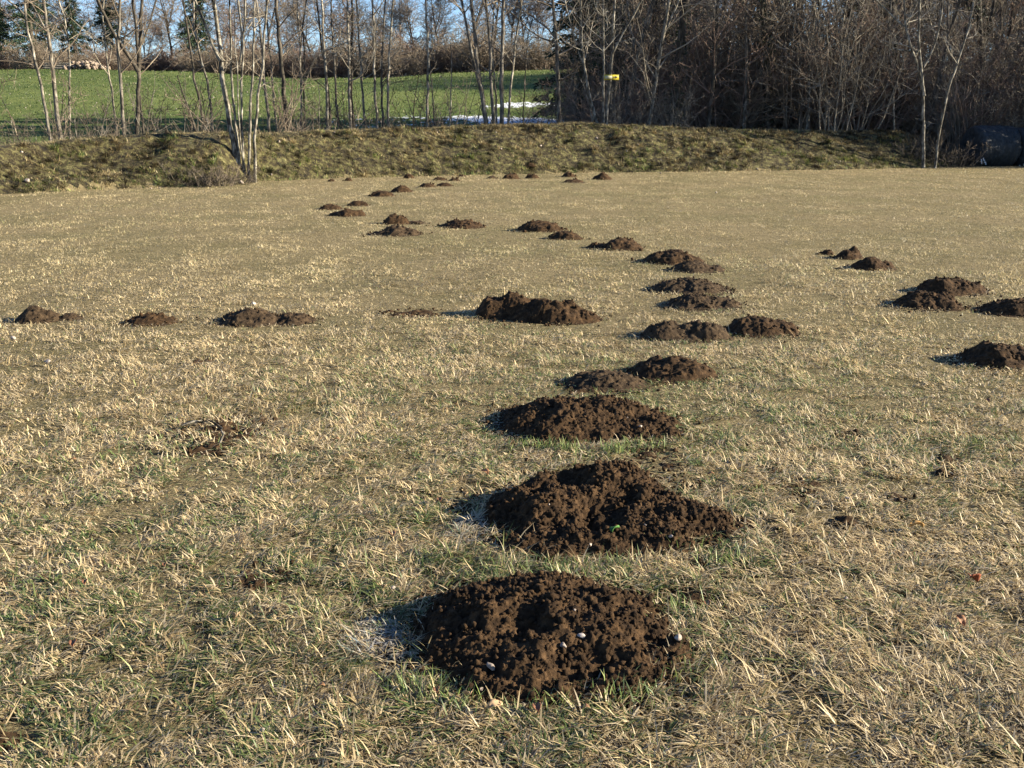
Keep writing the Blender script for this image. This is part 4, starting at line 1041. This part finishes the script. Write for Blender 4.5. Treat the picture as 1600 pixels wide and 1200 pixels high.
for px, Y, h, lab, s in [(915, 53, 14, 'dark conifer inside the wood behind the yellow sign', 8), (1045, 56, 14, 'dark conifer in the wood right of the sign', 9), (960, 50, 12, 'dark conifer added for shade directly behind the yellow sign', 11), (1000, 53, 13, 'dark conifer added for shade behind the twigs just right of the sign', 12), (1025, 51, 14, 'taller dark conifer added for shade deeper behind the twigs right of the sign', 13), (985, 55, 14, 'dark conifer added for shade at the back of the wood near the snow', 14), (1590, 54, 15, 'dark conifer deep in the wood at the right edge', 10)]:
    x = (px - 800) / F * Y; conifer(h, lab, s, (x, Y, float(H(x, Y)) - .2), .2)  # several of these conifers are added to throw shade across the lower meadow

# ------------------------------------------------------------------ bales
def bale(cx, cy, D, L, yaw, label, seed):
    n, m = 110, 96; r = np.random.default_rng(seed)
    prof = []
    e = .13
    for i in range(n + 1):   # profile along the axis with rounded ends
        s = i / n
        if s < .25: k = s / .25; prof.append((-L / 2 , D / 2 * k * .80)) if k < .75 else prof.append((-L / 2 + e * (1 - math.cos((k - .75) / .25 * math.pi / 2)) , D / 2 * .60 + (D / 2 * .40) * math.sin((k - .75) / .25 * math.pi / 2)))
        elif s > .75: k = (1 - s) / .25; prof.append((L / 2, D / 2 * k * .80)) if k < .75 else prof.append((L / 2 - e * (1 - math.cos((k - .75) / .25 * math.pi / 2)), D / 2 * .60 + (D / 2 * .40) * math.sin((k - .75) / .25 * math.pi / 2)))
        else: k = (s - .25) / .5; prof.append((-L / 2 + e + (L - 2 * e) * k, D / 2))
    prof = np.array(prof); a = np.arange(m) / m * 2 * math.pi
    X = np.repeat(prof[:, 0:1], m, 1); R = np.repeat(prof[:, 1:2], m, 1); A = np.repeat(a[None], n + 1, 0)
    wr = (fbm(X * 5 + seed, np.cos(A) * 3 + np.sin(A) * 2 + 7, seed, 4) - .5) * .09 + (fbm(X * 20, np.cos(A) * 4 + np.sin(A) * 5 + 9, seed + 2, 3) - .5) * .035
    f = sstep(.0, .3, R); R2 = R + wr * f * sstep(.2, .5, R)
    X2 = X + (fbm(np.cos(A) * R * 6 + 3, np.sin(A) * R * 6 + 3, seed + 5, 4) - .5) * .12 * (np.abs(X) > L / 2 - e) * f
    Zc = np.sin(A) * R2; Yc = np.cos(A) * R2; Zc = np.where(Zc < -D / 2 * .86, -D / 2 * .86 + (Zc + D / 2 * .86) * .25, Zc)
    V = np.stack([X2.ravel(), Yc.ravel(), Zc.ravel() + D / 2 * .88], 1)
    i = np.arange(n)[:, None] * m; j = np.arange(m)[None]; j2 = (j + 1) % m
    Q = np.stack([i + j, i + j2, i + m + j2, i + m + j], -1).reshape(-1, 4)
    mt = bpy.data.materials.get('bale_film')
    if not mt:
        mt = simple('bale_film', [(.3, (.007, .010, .012)), (.55, (.018, .023, .026)), (.8, (.055, .06, .06))], 9, 6, .7, .02, 14, True, spec=.4)
    root = bpy.data.objects.new('wrapped_bale', None); col.objects.link(root); root.location = (cx, cy, float(H(cx, cy)) - .02); root.rotation_euler = (0, 0, yaw)
    tag(root, label, 'bale', 'dark wrapped bales by the wood')
    obj('wrap', mesh('wrap', V, Q, mat=mt, smooth=True), root)
    # loose torn ends of netting at the lower front edge
    vs = []; q = []; rr = random.Random(seed); 
    for k in range(7):
        x = -L / 2 + .02 + rr.random() * .25; z = rr.uniform(.05, .3); y = -math.sqrt(max(0, (D / 2) ** 2 - (z - D / 2 * .88) ** 2)) - .02
        b = len(vs); l = rr.uniform(.05, .12)
        vs += [(x, y, z), (x + .03, y - .01, z + .01), (x + .05, y - .03, z - l), (x + .01, y - .02, z - l)]; q.append((b, b + 1, b + 2, b + 3))
    mw = simple('torn_film', [(.3, (.3, .3, .3)), (.7, (.6, .6, .58))], 9, 3, .5, 0)
    obj('torn_film', mesh('torn_film', np.array(vs), np.array(q), mat=mw), root)
yb = 34.6; xb = (1508 - 800) / F * 34.2
bale(xb + .78, yb + .35, 1.42, 1.5, .16, 'dark plastic wrapped round bale, left one of two at the right edge', 3)
bale(xb + 2.27, yb + .62, 1.36, 1.45, .16, 'dark plastic wrapped round bale, cut by the right edge of the view', 6)

# ------------------------------------------------------------------ stones on the bank and far stone heap
def on_bank(px, py):
    u = (px - 800) / F; v = (600 - py) / F
    for t in np.arange(18, 45, .03):
        x = u * t; y = t * (CP + v * SP); z = CH + t * (-SP + v * CP)
        if z <= float(H(x, y)) + .03: return x, y, z
    return x, y, z
for i, (px, py, s, lab) in enumerate([
    (43, 283, .16, 'large pale stone low on the left end of the bank'),
    (34, 238, .10, 'small pale stone high on the left end of the bank'),
    (436, 222, .14, 'pale stone high on the bank just right of the pale clump'),
    (523, 207, .09, 'white stone on the bank crest left of centre'),
    (424, 273, .09, 'white stone low on the bank right of the pale clump'),
    (377, 286, .16, 'flat whitish stone lying at the foot of the pale clump'),
    (683, 207, .09, 'white stone near the bank crest at centre left'),
    (775, 207, .07, 'small white stone near the bank crest at the centre'),
    (783, 233, .10, 'tan stone in the middle of the bank face at the centre'),
    (932, 216, .13, 'long white stone high on the bank below the sign'),
    (845, 228, .12, 'white stone on the bank face above the back row of molehills'),
    (997, 226, .09, 'white stone high on the bank right of the sign'),
    (979, 237, .09, 'white stone mid bank right of the sign'),
    (1032, 271, .08, 'white stone at the bank foot right of the last molehill'),
    (1119, 301, .07, 'tiny white stone in the lawn before the bank'),
    (1183, 264, .09, 'pale stone at the bank foot in the right half'),
    (236, 295, .07, 'left of two white stones at the bank foot left of the clump'),
    (249, 294, .07, 'right of two white stones at the bank foot left of the clump'),
    (1368, 265, .07, 'white stone at the right end of the bank foot')]):
    pebble(on_bank(px, py), s, lab, 'stone', 'pale stones on and before the bank', seed=60 + i, name='stone')
# heap of rocks at the far edge of the meadow
def rock_heap():
    n = 240; Y = 129.0; x0, _, z0 = at_depth(135, 107, Y); gz = float(H(x0, Y))
    rr = np.random.default_rng(9); a = rr.normal(0, 1.1, n).clip(-2.2, 2.2); b = rr.normal(0, .8, n); h = np.clip(.85 * (1 - (a / 2.7) ** 2), 0, 2) * rr.random(n)
    cv, ct = crumbs(np.stack([a, b, h], 1), rr.uniform(.1, .3, n))
    m = simple('heap_rock', [(.3, (.12, .09, .065)), (.6, (.26, .2, .155)), (.8, (.42, .35, .29))], 2, 4, .9, 0)
    tag(obj('rock_heap', mesh('rock_heap', cv, None, ct, mat=m), loc=(x0, Y, gz)), 'heap of pale rocks at the far left edge of the green meadow', 'rock heap')
    x1, _, _ = at_depth(92, 104, 131.0)
    root = obj('log_pile', None); 
    paths = []
    for k in range(9):
        zz = .16 + (k // 4) * .27; yy = (k % 4) * .3 + (k // 4) * .12
        paths.append((np.array([(-1.7 + .1 * math.sin(k), yy, zz), (0, yy, zz), (1.7 + .12 * math.cos(k * 2), yy, zz)]), [.15, .14, .13]))
    v, q = tube(paths, 8)
    bpy.data.objects.remove(root)
    o = obj('log_pile', mesh('log_pile', v, q, mat=M['bark_pale'], smooth=True), loc=(x1, 130.5, float(H(x1, 130.5)))); tag(o, 'pale stacked logs left of the rock heap beyond the meadow', 'log pile')
rock_heap()
# clods of weathered chalky stone dotted over the meadow
for i in range(60):
    px = rnd.uniform(5, 420); py = rnd.uniform(116, 172); u = (px - 800) / F; v = (600 - py) / F
    for t in np.arange(45, 140, .25):
        x = u * t; y = t * (CP + v * SP); z = CH + t * (-SP + v * CP)
        if z <= float(H(x, y)): break
    pebble((x, y, float(H(x, y))), rnd.uniform(.09, .2), 'pale clod lying scattered on the left half of the green meadow', 'clod', 'pale clods on the meadow', seed=200 + i, name='clod')
print('objects', len(bpy.data.objects))
